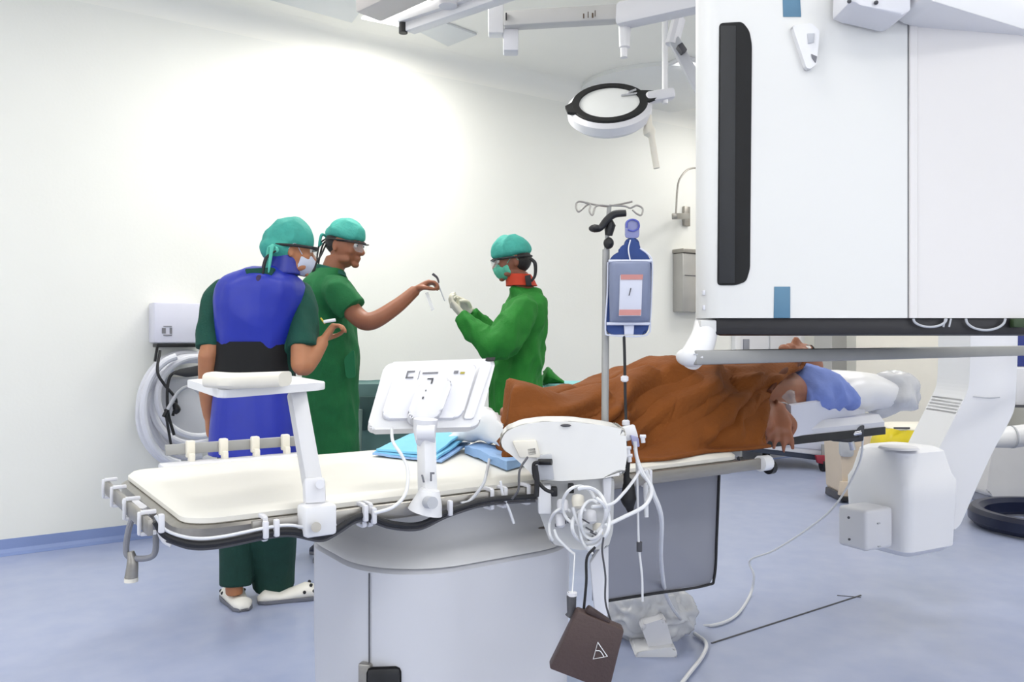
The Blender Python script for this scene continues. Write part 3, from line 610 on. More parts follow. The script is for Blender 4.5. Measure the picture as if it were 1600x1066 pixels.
def glasses(parent, c, R, s, m=BLACKR, visor=True):
    f, l, u = R.col[0], R.col[1], R.col[2]; c = Vector(c)
    def at(x, y, z): return c+(f*x+l*y+u*z)*s
    g = tobj('glasses_frame', [at(0, .082, .016), at(.085, .072, .022), at(.112, .045, .026), at(.121, 0, .024), at(.112, -.045, .026), at(.085, -.072, .022), at(0, -.082, .016)], .0028*s, m, parent, seg=8, n=5)
    for q in (1, -1):
        bm = B(); pr = [at(.122-.02*(abs(y)/.05)**2, y, z) for y, z in ((.006*q, .022), (.060*q, .022), (.064*q, .0), (.050*q, -.020), (.018*q, -.022), (.006*q, -.006))]
        prism(bm, pr, f*.0015); obj('lens', bm, LENSM, g)
def mask_mesh(parent, c, R, s, m, zt=-.010):
    f, l, u = R.col[0], R.col[1], R.col[2]; c = Vector(c)
    bm = B()
    rings = []
    for z, hw, fx in ((zt, .052, .104), (zt-.022, .064, .124), (zt-.048, .066, .120), (zt-.072, .058, .110), (zt-.095, .040, .090)):
        ring = []
        for k in range(13):
            a = -1+2*k/12; ring.append(c+(f*(fx-.075*a*a)+l*(hw*a*1.08)+u*z)*s)
        for k in range(13):
            a = 1-2*k/12; ring.append(c+(f*(fx-.008-.075*a*a)+l*(hw*a*1.02)+u*z)*s)
        rings.append(ring)
    ring_loft(bm, rings); o = obj('face_mask', bm, m, parent, ang=60)
    for q in (1, -1): tobj('mask_loop', [c+(f*.045+l*.072*q+u*(zt-.01))*s, c+(f*.005+l*.082*q+u*.02)*s, c+(f*-.02+l*.084*q+u*-.01)*s], .0016, m, o, seg=6)
    return o

# ---- person 1: blue lead apron, seen from behind
F1 = Cd(.22, .97).normalized(); Hd1 = Cd(.88, .45, -.16)
hc1 = P(452, 390, 3.50); R1 = frame(Hd1)
p1 = thing('person', 'person in blue lead apron with black belt, seen from behind, holding a small item', 'person', P(415, 940, 3.52)*1.0)
p1.location.z = 0
bm = B()
head_mesh(bm, hc1, R1, .96)
loft(bm, [el(440, 440, 3.50, .075, .07, F1), el(441, 420, 3.50, .058, .06, F1), el(447, 398, 3.50, .055, .06, F1)], n=20)
loft(bm, [el(400, 690, 3.5, .15, .11, F1), el(400, 640, 3.5, .165, .11, F1), el(400, 580, 3.5, .14, .10, F1), el(402, 500, 3.5, .165, .105, F1), el(408, 455, 3.5, .17, .10, F1), el(430, 432, 3.5, .10, .08, F1)], n=24)
for hx, kx, axx, Yh, Ya in ((378, 368, 366, 3.55, 3.47), (424, 426, 428, 3.48, 3.60)):
    limb(bm, [P(hx, 660, Yh), P(kx, 780, Yh), P(axx, 900, Ya), P(axx, 928, Ya)], [.085, .058, .036, .036])
limb(bm, [P(345, 455, 3.55), P(330, 545, 3.46), P(326, 560, 3.45), P(325, 615, 3.50), P(328, 652, 3.54)], [.052, .045, .043, .037, .027])
limb(bm, [P(472, 460, 3.52), P(471, 545, 3.41), P(473, 572, 3.38), P(488, 556, 3.42), P(505, 532, 3.46)], [.040, .044, .044, .040, .027])
hand_mesh(bm, P(327, 652, 3.54), Cd(.04, .05, -1), Cd(1, .1, 0), .92, (25, 30, 20), side=-1)
hand_mesh(bm, P(505, 532, 3.46), Cd(.5, .25, .8), Cd(.75, .1, -.5), .92, (48, 50, 30), side=1, thumb=(1, .8))
obj('body', bm, SKIN2, p1, voxel=.0055, sm=3)
eyes(p1, hc1, R1, .96)
bm = B()                                           # hair at the nape
ball(bm, hc1+R1.col[0]*-.015+R1.col[2]*-.012, (.070, .076, .058), R1); obj('hair', bm, HAIR, p1)
bm = B(); cap_mesh(bm, hc1+R1.col[2]*.004-R1.col[0]*.006, R1, .93, back=1.2, rise=1.15, low=.55); ball(bm, hc1-R1.col[0]*.040+R1.col[2]*-.008, (.082, .084, .062), R1); obj('surgical_cap', bm, TEAL, p1, voxel=.006, sm=1, post=fold(.008, (14, 14, 8), 3), label='crinkled teal cap with pointed seams')
ties(p1, P(432, 398, 3.40)+Cd(.1, .03), R1, 1.0, TEALL, BLACKR, .10, dark=True)
strap_ring(p1, hc1, R1, 1.0, .020, -.005, .006, BLACKR)
glasses(p1, hc1, R1, .96); mask_mesh(p1, hc1, R1, .96, MASKW)
# shirt (sleeves + trunk) and trousers
bm = B()
loft(bm, [el(400, 640, 3.5, .175, .115, F1), el(400, 560, 3.5, .165, .115, F1), el(402, 500, 3.5, .185, .12, F1), el(407, 458, 3.5, .195, .115, F1), el(415, 438, 3.5, .15, .10, F1), el(434, 424, 3.5, .075, .075, F1)], n=28)
limb(bm, [P(362, 447, 3.54), P(342, 468, 3.54), P(333, 510, 3.50), P(329, 545, 3.47)], [.05, .066, .066, .064])
limb(bm, [P(455, 447, 3.52), P(472, 468, 3.52), P(474, 510, 3.46), P(474, 545, 3.42)], [.05, .060, .064, .066])
obj('scrub_shirt', bm, DGREEN, p1, voxel=.008, sm=4, post=fold(.009, (10, 10, 5), 1))
bm = B()
limb(bm, [P(380, 650, 3.54), P(370, 770, 3.52), P(370, 850, 3.49), P(368, 915, 3.47)], [.10, .082, .074, .066])
limb(bm, [P(424, 650, 3.50), P(424, 770, 3.50), P(426, 850, 3.56), P(428, 917, 3.60)], [.11, .105, .10, .088])
loft(bm, [el(400, 690, 3.5, .165, .12, F1), el(400, 640, 3.5, .17, .12, F1), el(400, 600, 3.5, .15, .11, F1)], n=24)
obj('scrub_trousers', bm, mat('bottle green cotton', '#07382f', .85, var=.12, vscale=20, bump=.2, bscale=120), p1, voxel=.008, sm=3, post=fold(.006, (6, 6, 2), 5))
# apron: back panel over the shoulders, skirt below the belt
bm = B()
loft(bm, [el(400, 552, 3.5, .158, .130, F1), el(403, 500, 3.49, .184, .150, F1), el(406, 462, 3.48, .192, .155, F1), el(408, 441, 3.47, .172, .140, F1), el(412, 426, 3.47, .118, .11, F1), el(424, 417, 3.47, .07, .07, F1)], n=32, pw=.85)
obj('apron_top', bm, APRON, p1, voxel=.008, sm=2, post=fold(.008, (8, 8, 5), 9))
bm = B(); loft(bm, [el(398, 710, 3.5, .192, .150, F1), el(398, 660, 3.5, .186, .146, F1), el(399, 600, 3.5, .168, .138, F1), el(400, 572, 3.5, .155, .128, F1)], n=32, pw=.85)
obj('apron_skirt', bm, APRON, p1, voxel=.008, sm=2, post=fold(.004, (5, 5, 2), 4))
bm = B(); loft(bm, [el(398, 594, 3.5, .170, .143, F1), el(399, 565, 3.5, .166, .141, F1), el(401, 534, 3.5, .165, .140, F1)], n=32, pw=.85); obj('elastic_belt', bm, BELT, p1)
bm = B(); loft(bm, [el(436, 432, 3.47, .085, .085, F1, -.1), el(439, 418, 3.48, .078, .080, F1, -.1), el(441, 400, 3.49, .070, .072, F1, -.1)], n=28, pw=.85); obj('thyroid_collar', bm, COLLAR, p1, voxel=.006, sm=1)
bm = B(); prism(bm, roundpoly([P(x, y, 3.345) for x, y in ((382, 420), (428, 418), (424, 432), (400, 434), (386, 430))], .01), Cd(0, .03)); obj('collar_flap', bm, DGREEN, p1)
bm = B(); ball(bm, P(405, 440, 3.335), (.018, .012, .028), RC); obj('collar_tie', bm, mat('plum band', '#2b1748', .6), p1)
shoe_clog(p1, P(380, 945, 3.40), Cd(-.55, .84), mat('white clog rubber', '#e9e6dd', .4, var=.05), L=.25)
shoe_clog(p1, P(410, 935, 3.50), Cd(.93, .36), mat('white clog rubber', '#e9e6dd', .4), L=.27)
t = thing('syringe', 'small white and yellow item pinched in the fingers of the person in blue apron', 'syringe', P(512, 505, 3.45))
bm = B(); cyl(bm, P(506, 503, 3.42), P(524, 500, 3.42), .007); obj('barrel', bm, WHITE, t)
bm = B(); cyl(bm, P(508, 506, 3.43), P(501, 497, 3.43), .0035); obj('tip', bm, mat('yellow tip', '#c9b437', .5), t)

# ---- person 2: green scrubs, reaching right
F2 = Cd(.97, -.22).normalized(); hc2 = P(539, 383, 4.22); R2 = frame(Cd(.93, -.35, -.22))
p2 = thing('person', 'person in green scrubs and teal cap reaching one bare arm out to the right', 'person', P(515, 868, 4.25)); p2.location.z = 0
bm = B(); head_mesh(bm, hc2, R2, .98)
loft(bm, [el(512, 440, 4.22, .09, .08, F2), el(518, 425, 4.22, .062, .062, F2), el(528, 400, 4.22, .058, .06, F2)], n=20)
loft(bm, [el(515, 690, 4.22, .12, .085, F2), el(515, 620, 4.22, .12, .085, F2), el(513, 520, 4.22, .13, .085, F2), el(508, 460, 4.22, .14, .075, F2), el(510, 435, 4.22, .09, .08, F2)], n=24)
for dy, x0 in ((-.09, 510), (.09, 506)):
    limb(bm, [P(517, 650, 4.22+dy*.8), P(514, 760, 4.22+dy), P(x0, 850, 4.22+dy), P(x0, 862, 4.22+dy)], [.06, .058, .036, .036])
limb(bm, [P(520, 447, 4.08), P(556, 492, 4.02), P(580, 502, 4.0), P(618, 480, 4.04), P(650, 453, 4.08)], [.055, .047, .045, .038, .028])
hand_mesh(bm, P(650, 453, 4.08), Cd(.80, .05, .45), Cd(.35, -.1, -.9), .95, (38, 48, 30), side=-1, thumb=(1, .9))
limb(bm, [P(506, 447, 4.38), P(510, 520, 4.42), P(514, 560, 4.42), P(518, 600, 4.42)], [.055, .047, .04, .03])
hand_mesh(bm, P(518, 600, 4.42), Cd(.1, 0, -1), Cd(-1, 0, 0), .95)
obj('body', bm, SKIN, p2, voxel=.0055, sm=3)
eyes(p2, hc2, R2, .98)
bm = B(); ball(bm, hc2-R2.col[0]*.025+R2.col[2]*.006, (.082, .0795, .072), R2); obj('hair', bm, HAIR, p2)
bm = B(); cap_mesh(bm, hc2+R2.col[2]*.018-R2.col[0]*.004, R2, .96, back=.6, rise=.92); obj('surgical_cap', bm, TEAL, p2, voxel=.006, sm=1, post=fold(.007, (16, 16, 9), 8))
ties(p2, hc2+R2.col[0]*-.004+R2.col[2]*.02, R2, .95, TEAL, BLACKR, .035)
strap_ring(p2, hc2, R2, .97, .030, .010, .004, BLACKR, .97)
for q in (0, 1): tobj('goggle_strap_end', [P(511, 378, 4.22), P(503, 396, 4.16), P(494, 412, 4.14), P(484+q*4, 436, 4.14)], [.004, .005, .005, .003], BLACKR, p2, seg=8)
glasses(p2, hc2, R2, .98)
bm = B()
loft(bm, [el(517, 745, 4.22, .17, .134, F2), el(517, 700, 4.22, .172, .134, F2), el(517, 640, 4.22, .18, .132, F2), el(518, 560, 4.22, .185, .130, F2), el(513, 500, 4.22, .19, .122, F2), el(509, 460, 4.22, .19, .112, F2), el(510, 438, 4.22, .15, .095, F2), el(516, 420, 4.22, .075, .075, F2)], n=28)
limb(bm, [P(514, 452, 4.14), P(525, 455, 4.07), P(540, 472, 4.04), P(551, 484, 4.03)], [.06, .082, .078, .074])
limb(bm, [P(506, 452, 4.32), P(507, 480, 4.38), P(512, 510, 4.39)], [.06, .078, .076])
obj('scrub_shirt', bm, GREEN, p2, voxel=.008, sm=3, post=fold(.013, (9, 9, 5), 21))
bm = B(); ring_loft(bm, [[P(516, 423, 4.22)+(F2*math.cos(a)*r+Vector((0, 0, 1)).cross(F2)*math.sin(a)*r)+Vector((0, 0, dz+.02*math.cos(a+2.6))) for a in [2*math.pi*k/24 for k in range(24)]] for r, dz in ((.084, -.012), (.078, .01), (.070, .012), (.072, -.012))], closed=True); obj('neckband', bm, mat('scrub trim', '#0f5a4c', .8), p2)
bm = B()
for dy, x0 in ((-.09, 511), (.09, 506)): limb(bm, [P(517, 680, 4.22+dy*.7), P(514, 760, 4.22+dy), P(x0, 842, 4.22+dy)], [.08, .09, .075])
loft(bm, [el(516, 740, 4.22, .15, .11, F2), el(516, 700, 4.22, .14, .10, F2)], n=24)
obj('scrub_trousers', bm, mat('deep green cotton', '#0c4a2b', .85, var=.12), p2, voxel=.009, sm=3, post=fold(.006, (6, 6, 2), 25))
bm = B(); prism(bm, roundpoly([P(x, y, 4.07) for x, y in ((537, 560), (553, 545), (556, 590), (541, 592))], .02), Cd(0, .012)); obj('pocket', bm, mat('scrub pocket', '#1b6e42', .85), p2)
NAVYS = mat('navy clog rubber', '#141b34', .4)
shoe_clog(p2, P(497, 868, 4.14), Cd(.95, -.2), NAVYS, False, .27, 'shoe'); shoe_clog(p2, P(490, 858, 4.32), Cd(.95, .1), NAVYS, False, .27, 'shoe')

# ---- person 3: bright green gown, facing left
F3 = Cd(-.93, -.36).normalized(); hc3 = P(801, 407, 4.35); R3 = frame(Cd(-.96, -.12, -.22))
p3 = thing('person', 'person in bright green gown with mint mask and cream gloves facing left', 'person', P(812, 860, 4.35)); p3.location.z = 0
bm = B(); head_mesh(bm, hc3, R3, .92)
loft(bm, [el(822, 462, 4.35, .085, .08, F3), el(816, 448, 4.35, .060, .062, F3), el(808, 425, 4.35, .054, .056, F3)], n=20)
loft(bm, [el(808, 690, 4.35, .11, .08, F3), el(808, 620, 4.35, .11, .08, F3), el(812, 540, 4.35, .12, .08, F3), el(817, 485, 4.35, .13, .07, F3), el(822, 462, 4.35, .085, .08, F3)], n=24)
for dy in (-.08, .08): limb(bm, [P(806, 650, 4.35+dy*.8), P(808, 760, 4.35+dy), P(812, 850, 4.35+dy), P(812, 860, 4.35+dy)], [.06, .058, .036, .036])
arm3 = [P(818, 485, 4.17), P(790, 535, 4.10), P(768, 545, 4.08), P(745, 520, 4.12), P(724, 494, 4.17)]
arm3b = [P(812, 480, 4.50), P(785, 530, 4.50), P(770, 535, 4.48), P(752, 512, 4.42), P(738, 490, 4.36)]
limb(bm, arm3, [.04, .04, .038, .032, .024]); limb(bm, arm3b, [.04, .04, .036, .030, .018])
obj('body', bm, SKIN3, p3, voxel=.006, sm=3)
bm = B(); hand_mesh(bm, P(722, 492, 4.17), Cd(-.62, .05, .72), Cd(.65, .25, .55), .95, (22, 40, 30), side=1, thumb=(.9, .8), fr=.0095); obj('glove', bm, GLOVE, p3, voxel=.0045, sm=2)
bm = B(); hand_mesh(bm, P(734, 486, 4.34), Cd(-.75, -.1, .55), Cd(-.2, -.75, -.4), .95, (30, 45, 30), side=1, thumb=(.9, .8), fr=.0095); obj('glove', bm, GLOVE, p3, voxel=.0045, sm=2)
eyes(p3, hc3, R3, .92)
bm = B(); ball(bm, hc3-R3.col[0]*.025+R3.col[2]*-.004, (.077, .075, .072), R3); obj('hair', bm, HAIR, p3)
bm = B(); cap_mesh(bm, hc3+R3.col[2]*.014, R3, .96, back=1.0, rise=.98); obj('surgical_cap', bm, TEAL, p3, voxel=.006, sm=1, post=fold(.007, (16, 16, 9), 13))
strap_ring(p3, hc3, R3, .94, .020, .0, .005, BLACKR)
tobj('goggle_strap_end', [P(829, 404, 4.28), P(836, 412, 4.27), P(836, 430, 4.27), P(830, 440, 4.27)], [.008, .010, .008, .006], BLACKR, p3, seg=10)
glasses(p3, hc3, R3, .94); mask_mesh(p3, hc3, R3, .93, MASKG, -.004)
bm = B(); loft(bm, [el(815, 447, 4.35, .078, .082, F3), el(812, 436, 4.35, .070, .074, F3), el(809, 429, 4.35, .064, .068, F3)], n=24, pw=.85); obj('neck_collar', bm, RED, p3, label='orange red collar')
bm = B(); prism(bm, [P(x, y, 4.26) for x, y in ((820, 431), (829, 429), (831, 447), (822, 447))], Cd(0, .02), .003); obj('collar_fastener', bm, BLACKR, p3)
bm = B()
loft(bm, [el(805, 850, 4.35, .19, .16, F3), el(806, 700, 4.35, .175, .135, F3), el(806, 600, 4.35, .17, .130, F3), el(812, 540, 4.35, .165, .128, F3), el(819, 490, 4.35, .175, .110, F3), el(823, 468, 4.35, .14, .090, F3), el(819, 450, 4.35, .075, .078, F3)], n=28)
limb(bm, [P(822, 475, 4.25), P(812, 492, 4.17), P(790, 528, 4.11), P(771, 540, 4.09), P(750, 524, 4.12), P(733, 506, 4.15), P(722, 494, 4.17)], [.06, .085, .088, .080, .064, .056, .042])
limb(bm, [P(818, 475, 4.42), P(806, 490, 4.50), P(788, 522, 4.50), P(772, 530, 4.47), P(755, 512, 4.42), P(737, 490, 4.36)], [.06, .08, .08, .075, .062, .036])
obj('surgical_gown', bm, BGREEN, p3, voxel=.008, sm=3, post=fold(.019, (11, 11, 6), 31))
for dy in (-.08, .08): shoe_clog(p3, P(822, 855, 4.35+dy), Cd(-.95, -.2), NAVYS, False, .26, 'shoe')
t = thing('guide_wire_pack', 'thin clear white strip passed between the bare hand and the gloved hands', 'medical pack', P(680, 470, 4.1))
tobj('strip', [P(683, 436, 4.10), P(688, 452, 4.12), P(695, 470, 4.15)], .0035, WHITE, t)
bm = B(); prism(bm, [P(x, y, 4.08) for x, y in ((664, 458), (669, 456), (679, 484), (674, 486))], Cd(0, .004), .001); obj('wrapper', bm, CLEAR, t)
bm = B(); tube(bm, [P(676, 428, 4.06), P(683, 434, 4.06), P(686, 442, 4.06)], [.007, .006, .003]); obj('tip', bm, SKIN3 if False else DGREY, t)

# ------------------------------------------------------------------ patient
pt = thing('person', 'person lying on their back on the table under the brown blanket, one hand hanging out', 'person', Vector((2.0, 1.9, .81)))
UF, UC = 1.18, 2.17            # feet and chest
def sst(x, a, b):
    t = max(0, min(1, (x-a)/(b-a))); return t*t*(3-2*t)
# body: head at right end
RP = frame(Vector((.12, 0, 1)), up=Vector((1, 0, .1)))     # face up
bm = B(); hcP = Vector((2.62, 1.93, 1.015))
fP = Vector((-.05, -.1, 1)).normalized(); uP = Vector((1, 0, .05)); lP = uP.cross(fP).normalized(); uP = fP.cross(lP); RPm = Matrix((fP, lP, uP)).transposed()
head_mesh(bm, hcP, RPm, .97)
def hl(u, v, z, hw, hz): return (Vector((u, v, z)), Vector((0, hw, 0)), Vector((0, 0, hz)))
loft(bm, [hl(1.79, 1.88, .93, .16, .09), hl(1.89, 1.88, .94, .15, .10), hl(2.14, 1.88, .95, .17, .105), hl(2.34, 1.88, .95, .18, .095), hl(2.44, 1.89, .945, .13, .075), hl(2.50, 1.90, .945, .06, .06), hl(2.58, 1.91, .95, .055, .06)], n=28)
for dv in (-.09, .09):
    limb(bm, [Vector((1.83, 1.88+dv, .91)), Vector((1.52, 1.86+dv*.9, .89)), Vector((1.30, 1.84+dv*.8, .86))], [.08, .058, .04])
    tube(bm, [Vector((1.31, 1.84+dv*.8, .85)), Vector((1.31, 1.84+dv*.8, .90)), Vector((1.30, 1.84+dv*.8, .935))], [.035, .04, .03])
# near arm hanging over the edge
limb(bm, [Vector((2.36, 1.75, .93)), Vector((2.16, 1.70, .875)), Vector((2.08, 1.66, .865)), P(1200, 640, 2.60), P(1208, 636, 2.60)], [.042, .038, .034, .03, .027])
wr = P(1214, 638, 2.60)
limb(bm, [P(1208, 636, 2.60), wr], [.028, .026])
hand_mesh(bm, wr, Cd(-.12, -.62, -.75), Cd(.05, .75, -.6), .98, (12, 24, 18), side=1, spread=.26)
# far arm raised over the head
limb(bm, [Vector((2.38, 2.08, .95)), Vector((2.2, 2.11, .90)), Vector((2.05, 2.10, .87)), Vector((1.9, 2.08, .86))], [.042, .038, .034, .028])
obj('body', bm, SKIN, pt, voxel=.006, sm=3)
eyes(pt, hcP, RPm, .97)
bm = B(); ball(bm, hcP+uP*.03-fP*.03, (.08, .08, .08), RPm); obj('hair', bm, HAIR, pt)
# brown blanket as a draped sheet of real thickness
def hgt(u, v):
    d = v-1.88+.04*(1-sst(u, 1.2, 1.8))
    legs = max(.165*max(0, 1-((d+.08)/.105)**2)**.5, .165*max(0, 1-((d-.08)/.105)**2)**.5, .12*max(0, 1-(d/.20)**2)**.5)
    tor = .235*max(0, 1-abs(d/.29)**2.6)**.5
    foot = .20*max(0, 1-abs(d/.19)**3)**.5
    k = sst(u, 1.55, 1.85); base = legs*(1-k)+tor*k
    base *= 1+.08*math.exp(-((u-2.25)/.14)**2)*k
    kf = math.exp(-((u-1.24)/.07)**2); base = base*(1-kf)+max(foot, base)*kf
    q = Vector((u*3.0+v*5, v*4-u*3.2, 1.7))
    fold_ = .018*(1-2*abs(noise.noise(q)))+.007*noise.noise(Vector((u*14+v*9, v*12, 5)))
    kk = sst(u, 1.6, 1.9)*sst(1.93-v, -.12, .22)
    fold_ += kk*.004*math.sin((u*1.0+v*1.25+.10*math.sin(u*6))*15+3*noise.noise(q*.6)) + .006*(1-kk)*math.sin((v*1.4+.12*u+.05*math.sin(u*9))*40)
    return .812+max(0, base)+fold_*(.55+.45*k)
bm = B(); NU, NV = 190, 72; grid = []
for i in range(NU+1):
    row = []
    for j in range(NV+1):
        a = i/NU; b = j/NV
        w_ = sst(a, .0, .45)
        vv = (1.71*(1-w_)+1.565*w_)+b*((2.04-1.71)*(1-w_)+(2.19-1.565)*w_)
        u0 = .664*vv; u1 = 1.99+.44*sst(b, .02, .34)+.07*b
        u = u0+(u1-u0)*a
        z = hgt(u, vv)
        if b < .12: z = .813+(z-.813)*sst(b, -.03, .12)
        if b > .94: z = .813+(z-.813)*sst(1-b, -.02, .06)
        z = .815+(z-.815)*sst(a, -.004, .03)
        row.append(Vector((u+.012*math.sin(vv*40)*(1-a), vv-(.012*math.sin(u*17) if b < .06 else 0), z)))
    grid.append(row)
tv = [[bm.verts.new(p) for p in r] for r in grid]; bv = [[bm.verts.new(p-Vector((0, 0, .008))) for p in r] for r in grid]
for i in range(NU):
    for j in range(NV):
        bm.faces.new((tv[i][j], tv[i+1][j], tv[i+1][j+1], tv[i][j+1])); bm.faces.new((bv[i][j], bv[i][j+1], bv[i+1][j+1], bv[i+1][j]))
for i in range(NU):
    bm.faces.new((tv[i][0], bv[i][0], bv[i+1][0], tv[i+1][0])); bm.faces.new((tv[i][NV], tv[i+1][NV], bv[i+1][NV], bv[i][NV]))
for j in range(NV):
    bm.faces.new((tv[0][j], tv[0][j+1], bv[0][j+1], bv[0][j])); bm.faces.new((tv[NU][j], bv[NU][j], bv[NU][j+1], tv[NU][j+1]))
FOLDS = [[(1.97, 1.04), (1.78, .96), (1.58, .87), (1.50, .83)], [(2.07, 1.0), (1.90, .93), (1.76, .85)], [(1.84, 1.06), (1.64, .98), (1.44, .90), (1.3, .87)], [(2.17, .97), (2.03, .90), (1.96, .83)],
         [(1.52, .98), (1.36, .94), (1.20, .91)], [(1.50, .92), (1.34, .885), (1.16, .86)], [(2.27, 1.02), (2.16, .94), (2.10, .85)], [(1.72, 1.04), (1.58, .97), (1.48, .93)], [(1.88, .89), (1.80, .86), (1.70, .82)], [(2.34, 1.05), (2.2, 1.0), (2.08, .99), (1.98, 1.0)]]
def segd(p, a, b):
    ax_, ay_ = b[0]-a[0], b[1]-a[1]; t = max(0, min(1, ((p[0]-a[0])*ax_+(p[1]-a[1])*ay_)/(ax_*ax_+ay_*ay_)))
    dx, dy = p[0]-a[0]-t*ax_, p[1]-a[1]-t*ay_; return math.hypot(dx, dy), (dx*ay_-dy*ax_)
def bfold(co, n):
    if n.z < -.5: return 0
    e = sst(co.z, .812, .85)*sst(2.05-co.y, 0, .25); h = 0
    w = noise.noise(co*5)*.012; p = (co.x+w, co.z+w)
    for k, fl in enumerate(FOLDS):
        d, sg = min((segd(p, fl[i], fl[i+1]) for i in range(len(fl)-1)), key=lambda q: q[0])
        d = d if sg > 0 else -d
        h += .020*math.exp(-(d/.016)**2) - .014*math.exp(-((d+.028)/.016)**2)
    return e*h + .006*noise.noise(co*9)
bl = obj('blanket', bm, BROWN, ang=180, post=bfold, label='rust brown blanket covering the person lying on the table', cat='blanket')
bm = B(); ring = []
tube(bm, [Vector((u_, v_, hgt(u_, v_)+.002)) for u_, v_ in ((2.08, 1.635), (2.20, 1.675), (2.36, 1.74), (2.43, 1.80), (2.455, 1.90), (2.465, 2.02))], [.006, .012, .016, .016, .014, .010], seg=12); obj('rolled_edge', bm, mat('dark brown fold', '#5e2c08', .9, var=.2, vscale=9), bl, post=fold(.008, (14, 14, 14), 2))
# ECG electrode, hand dressing
bm = B(); q = P(1228, 601, 2.80); tube(bm, [q, q+Cd(.0, -.012, .004)], [.024, .020], seg=20, smooth=False); tube(bm, [q+Cd(0, -.012, .004), q+Cd(0, -.02, .006)], [.008, .008], seg=12, smooth=False)
obj('electrode', bm, WHITE, pt)
bm = B(); c = P(1222, 634, 2.70); ball(bm, c, (.05, .045, .065), RC, 28, 20); obj('hand_dressing', bm, CLEAR, pt, post=fold(.012, (22, 22, 22), 7))
tobj('cannula_line', [P(1208, 640, 2.64), P(1216, 630, 2.64), P(1230, 632, 2.64), P(1228, 648, 2.64), P(1214, 650, 2.64)], .0022, TUBEW, pt)
tobj('cannula_line', [P(1232, 615, 2.68), P(1237, 632, 2.68), P(1230, 655, 2.68)], .003, mat('maroon strap', '#5a2734', .6), pt)
# blue sheet around the shoulders and head
bm = B(); loft(bm, [(Vector((2.37, 1.80, .93)), Vector((0, .10, 0)), Vector((0, 0, .06))), (Vector((2.43, 1.80, .94)), Vector((0, .135, 0)), Vector((0, 0, .085))), (Vector((2.52, 1.82, .94)), Vector((0, .15, 0)), Vector((0, 0, .095))), (Vector((2.60, 1.83, .93)), Vector((0, .15, 0)), Vector((0, 0, .085))), (Vector((2.66, 1.83, .91)), Vector((0, .13, 0)), Vector((0, 0, .06)))], n=36, sub=8)
obj('shoulder_sheet', bm, SHEETB, ang=180, post=fold(.022, (11, 11, 11), 11), label='periwinkle blue sheet wrapped over the shoulders of the lying person', cat='sheet')
# pillow, plastic covered bundle, white arm board
bm = B(); loft(bm, [(Vector((2.62, 1.90, .905)), Vector((0, .17, 0)), Vector((0, 0, .05))), (Vector((2.74, 1.90, .925)), Vector((0, .20, 0)), Vector((0, 0, .075))), (Vector((2.90, 1.90, .925)), Vector((0, .20, 0)), Vector((0, 0, .075))), (Vector((2.97, 1.90, .905)), Vector((0, .17, 0)), Vector((0, 0, .05)))], n=32, sub=6, pw=.8)
obj('pillow', bm, WHITE, ang=180, post=fold(.008, (9, 9, 9), 3), label='white pillow at the head end of the table', cat='pillow')
t = thing('plastic_bag_bundle', 'clear plastic bag with leads bunched at the head end of the table', 'bag', Vector((3.15, 1.8, .82)))
bm = B(); ball(bm, P(1386, 616, 3.14), (.10, .10, .085), RC, 40, 28); obj('bag', bm, BAGM, t, post=fold(.05, (9, 9, 9), 12), ang=180)
tobj('lead', [P(1324, 612, 3.1), P(1330, 599, 3.08), P(1350, 600, 3.05), P(1375, 608, 3.05), P(1395, 607, 3.1)], .003, DGREY, t)
tobj('lead', [P(1355, 588, 3.1), P(1358, 610, 3.06), P(1368, 632, 3.1)], .003, LGREY, t)
tobj('lead', [P(1355, 588, 3.1), P(1372, 592, 3.06), P(1388, 615, 3.06), P(1400, 632, 3.1)], .003, LGREY, t)
bm = B(); ring_loft(bm, [[P(1236, 634, 2.60)+Vector((0, dv, dz)), P(1352, 617, 3.0)+Vector((0, dv, dz)), P(1352, 661, 3.0)+Vector((0, dv, dz2)), P(1236, 684, 2.60)+Vector((0, dv, dz2))] for dv, dz, dz2 in ((0, 0, 0), (.01, .004, 0), (.02, 0, 0))])
t = thing('arm_guard', 'white plastic arm guard board standing along the head end of the table', 'guard', P(1290, 672, 2.8))
obj('board', bm, mat('arm guard white', '#d9dbe6', .4, var=.03), t)
bm = B(); prism(bm, [P(x, y, 2.78) for x, y in ((1295, 618), (1299, 618), (1297, 640), (1295, 640))], Cd(0, .004)); obj('blue_strap', bm, mat('strap blue', '#5a68b8', .6), t)
#PART4
# ------------------------------------------------------------------ console box clamped to the near rail
t = thing('connector_console', 'rounded white connector console clamped to the table rail beside the patient', 'console', PV(880, 800, 1.48))
bm = B()
prof = [(782, 690), (790, 675), (815, 664), (850, 659), (895, 659), (920, 662), (962, 668), (978, 674), (980, 715), (975, 742), (940, 748), (880, 752), (838, 750), (825, 735), (800, 712), (786, 702)]
slab(bm, prof, 1.80, .13, .014, .01); obj('housing', bm, mat('console white', '#e6e5e1', .42, var=.03, vscale=8), t, ang=50)
bm = B(); ball(bm, P(884, 665, 1.795), (.012, .004, .0032), RC); obj('button', bm, DGREY, t)
bm = B(); slab(bm, [(800, 690), (838, 688), (845, 716), (812, 716)], 1.79, .02, .004); obj('stained_cover', bm, IVORY, t)
bm = B(); slab(bm, [(838, 712), (862, 710), (866, 750), (842, 750)], 1.792, .01, .002); obj('label_plate', bm, LGREY, t)
bm = B(); slab(bm, [(822, 700), (838, 698), (840, 712), (824, 714)], 1.79, .03, .003); obj('cable_boot', bm, DGREY, t)
bm = B(); cyl(bm, P(842, 722, 1.79), P(862, 722, 1.78), .007); obj('black_plug', bm, BLACK, t)
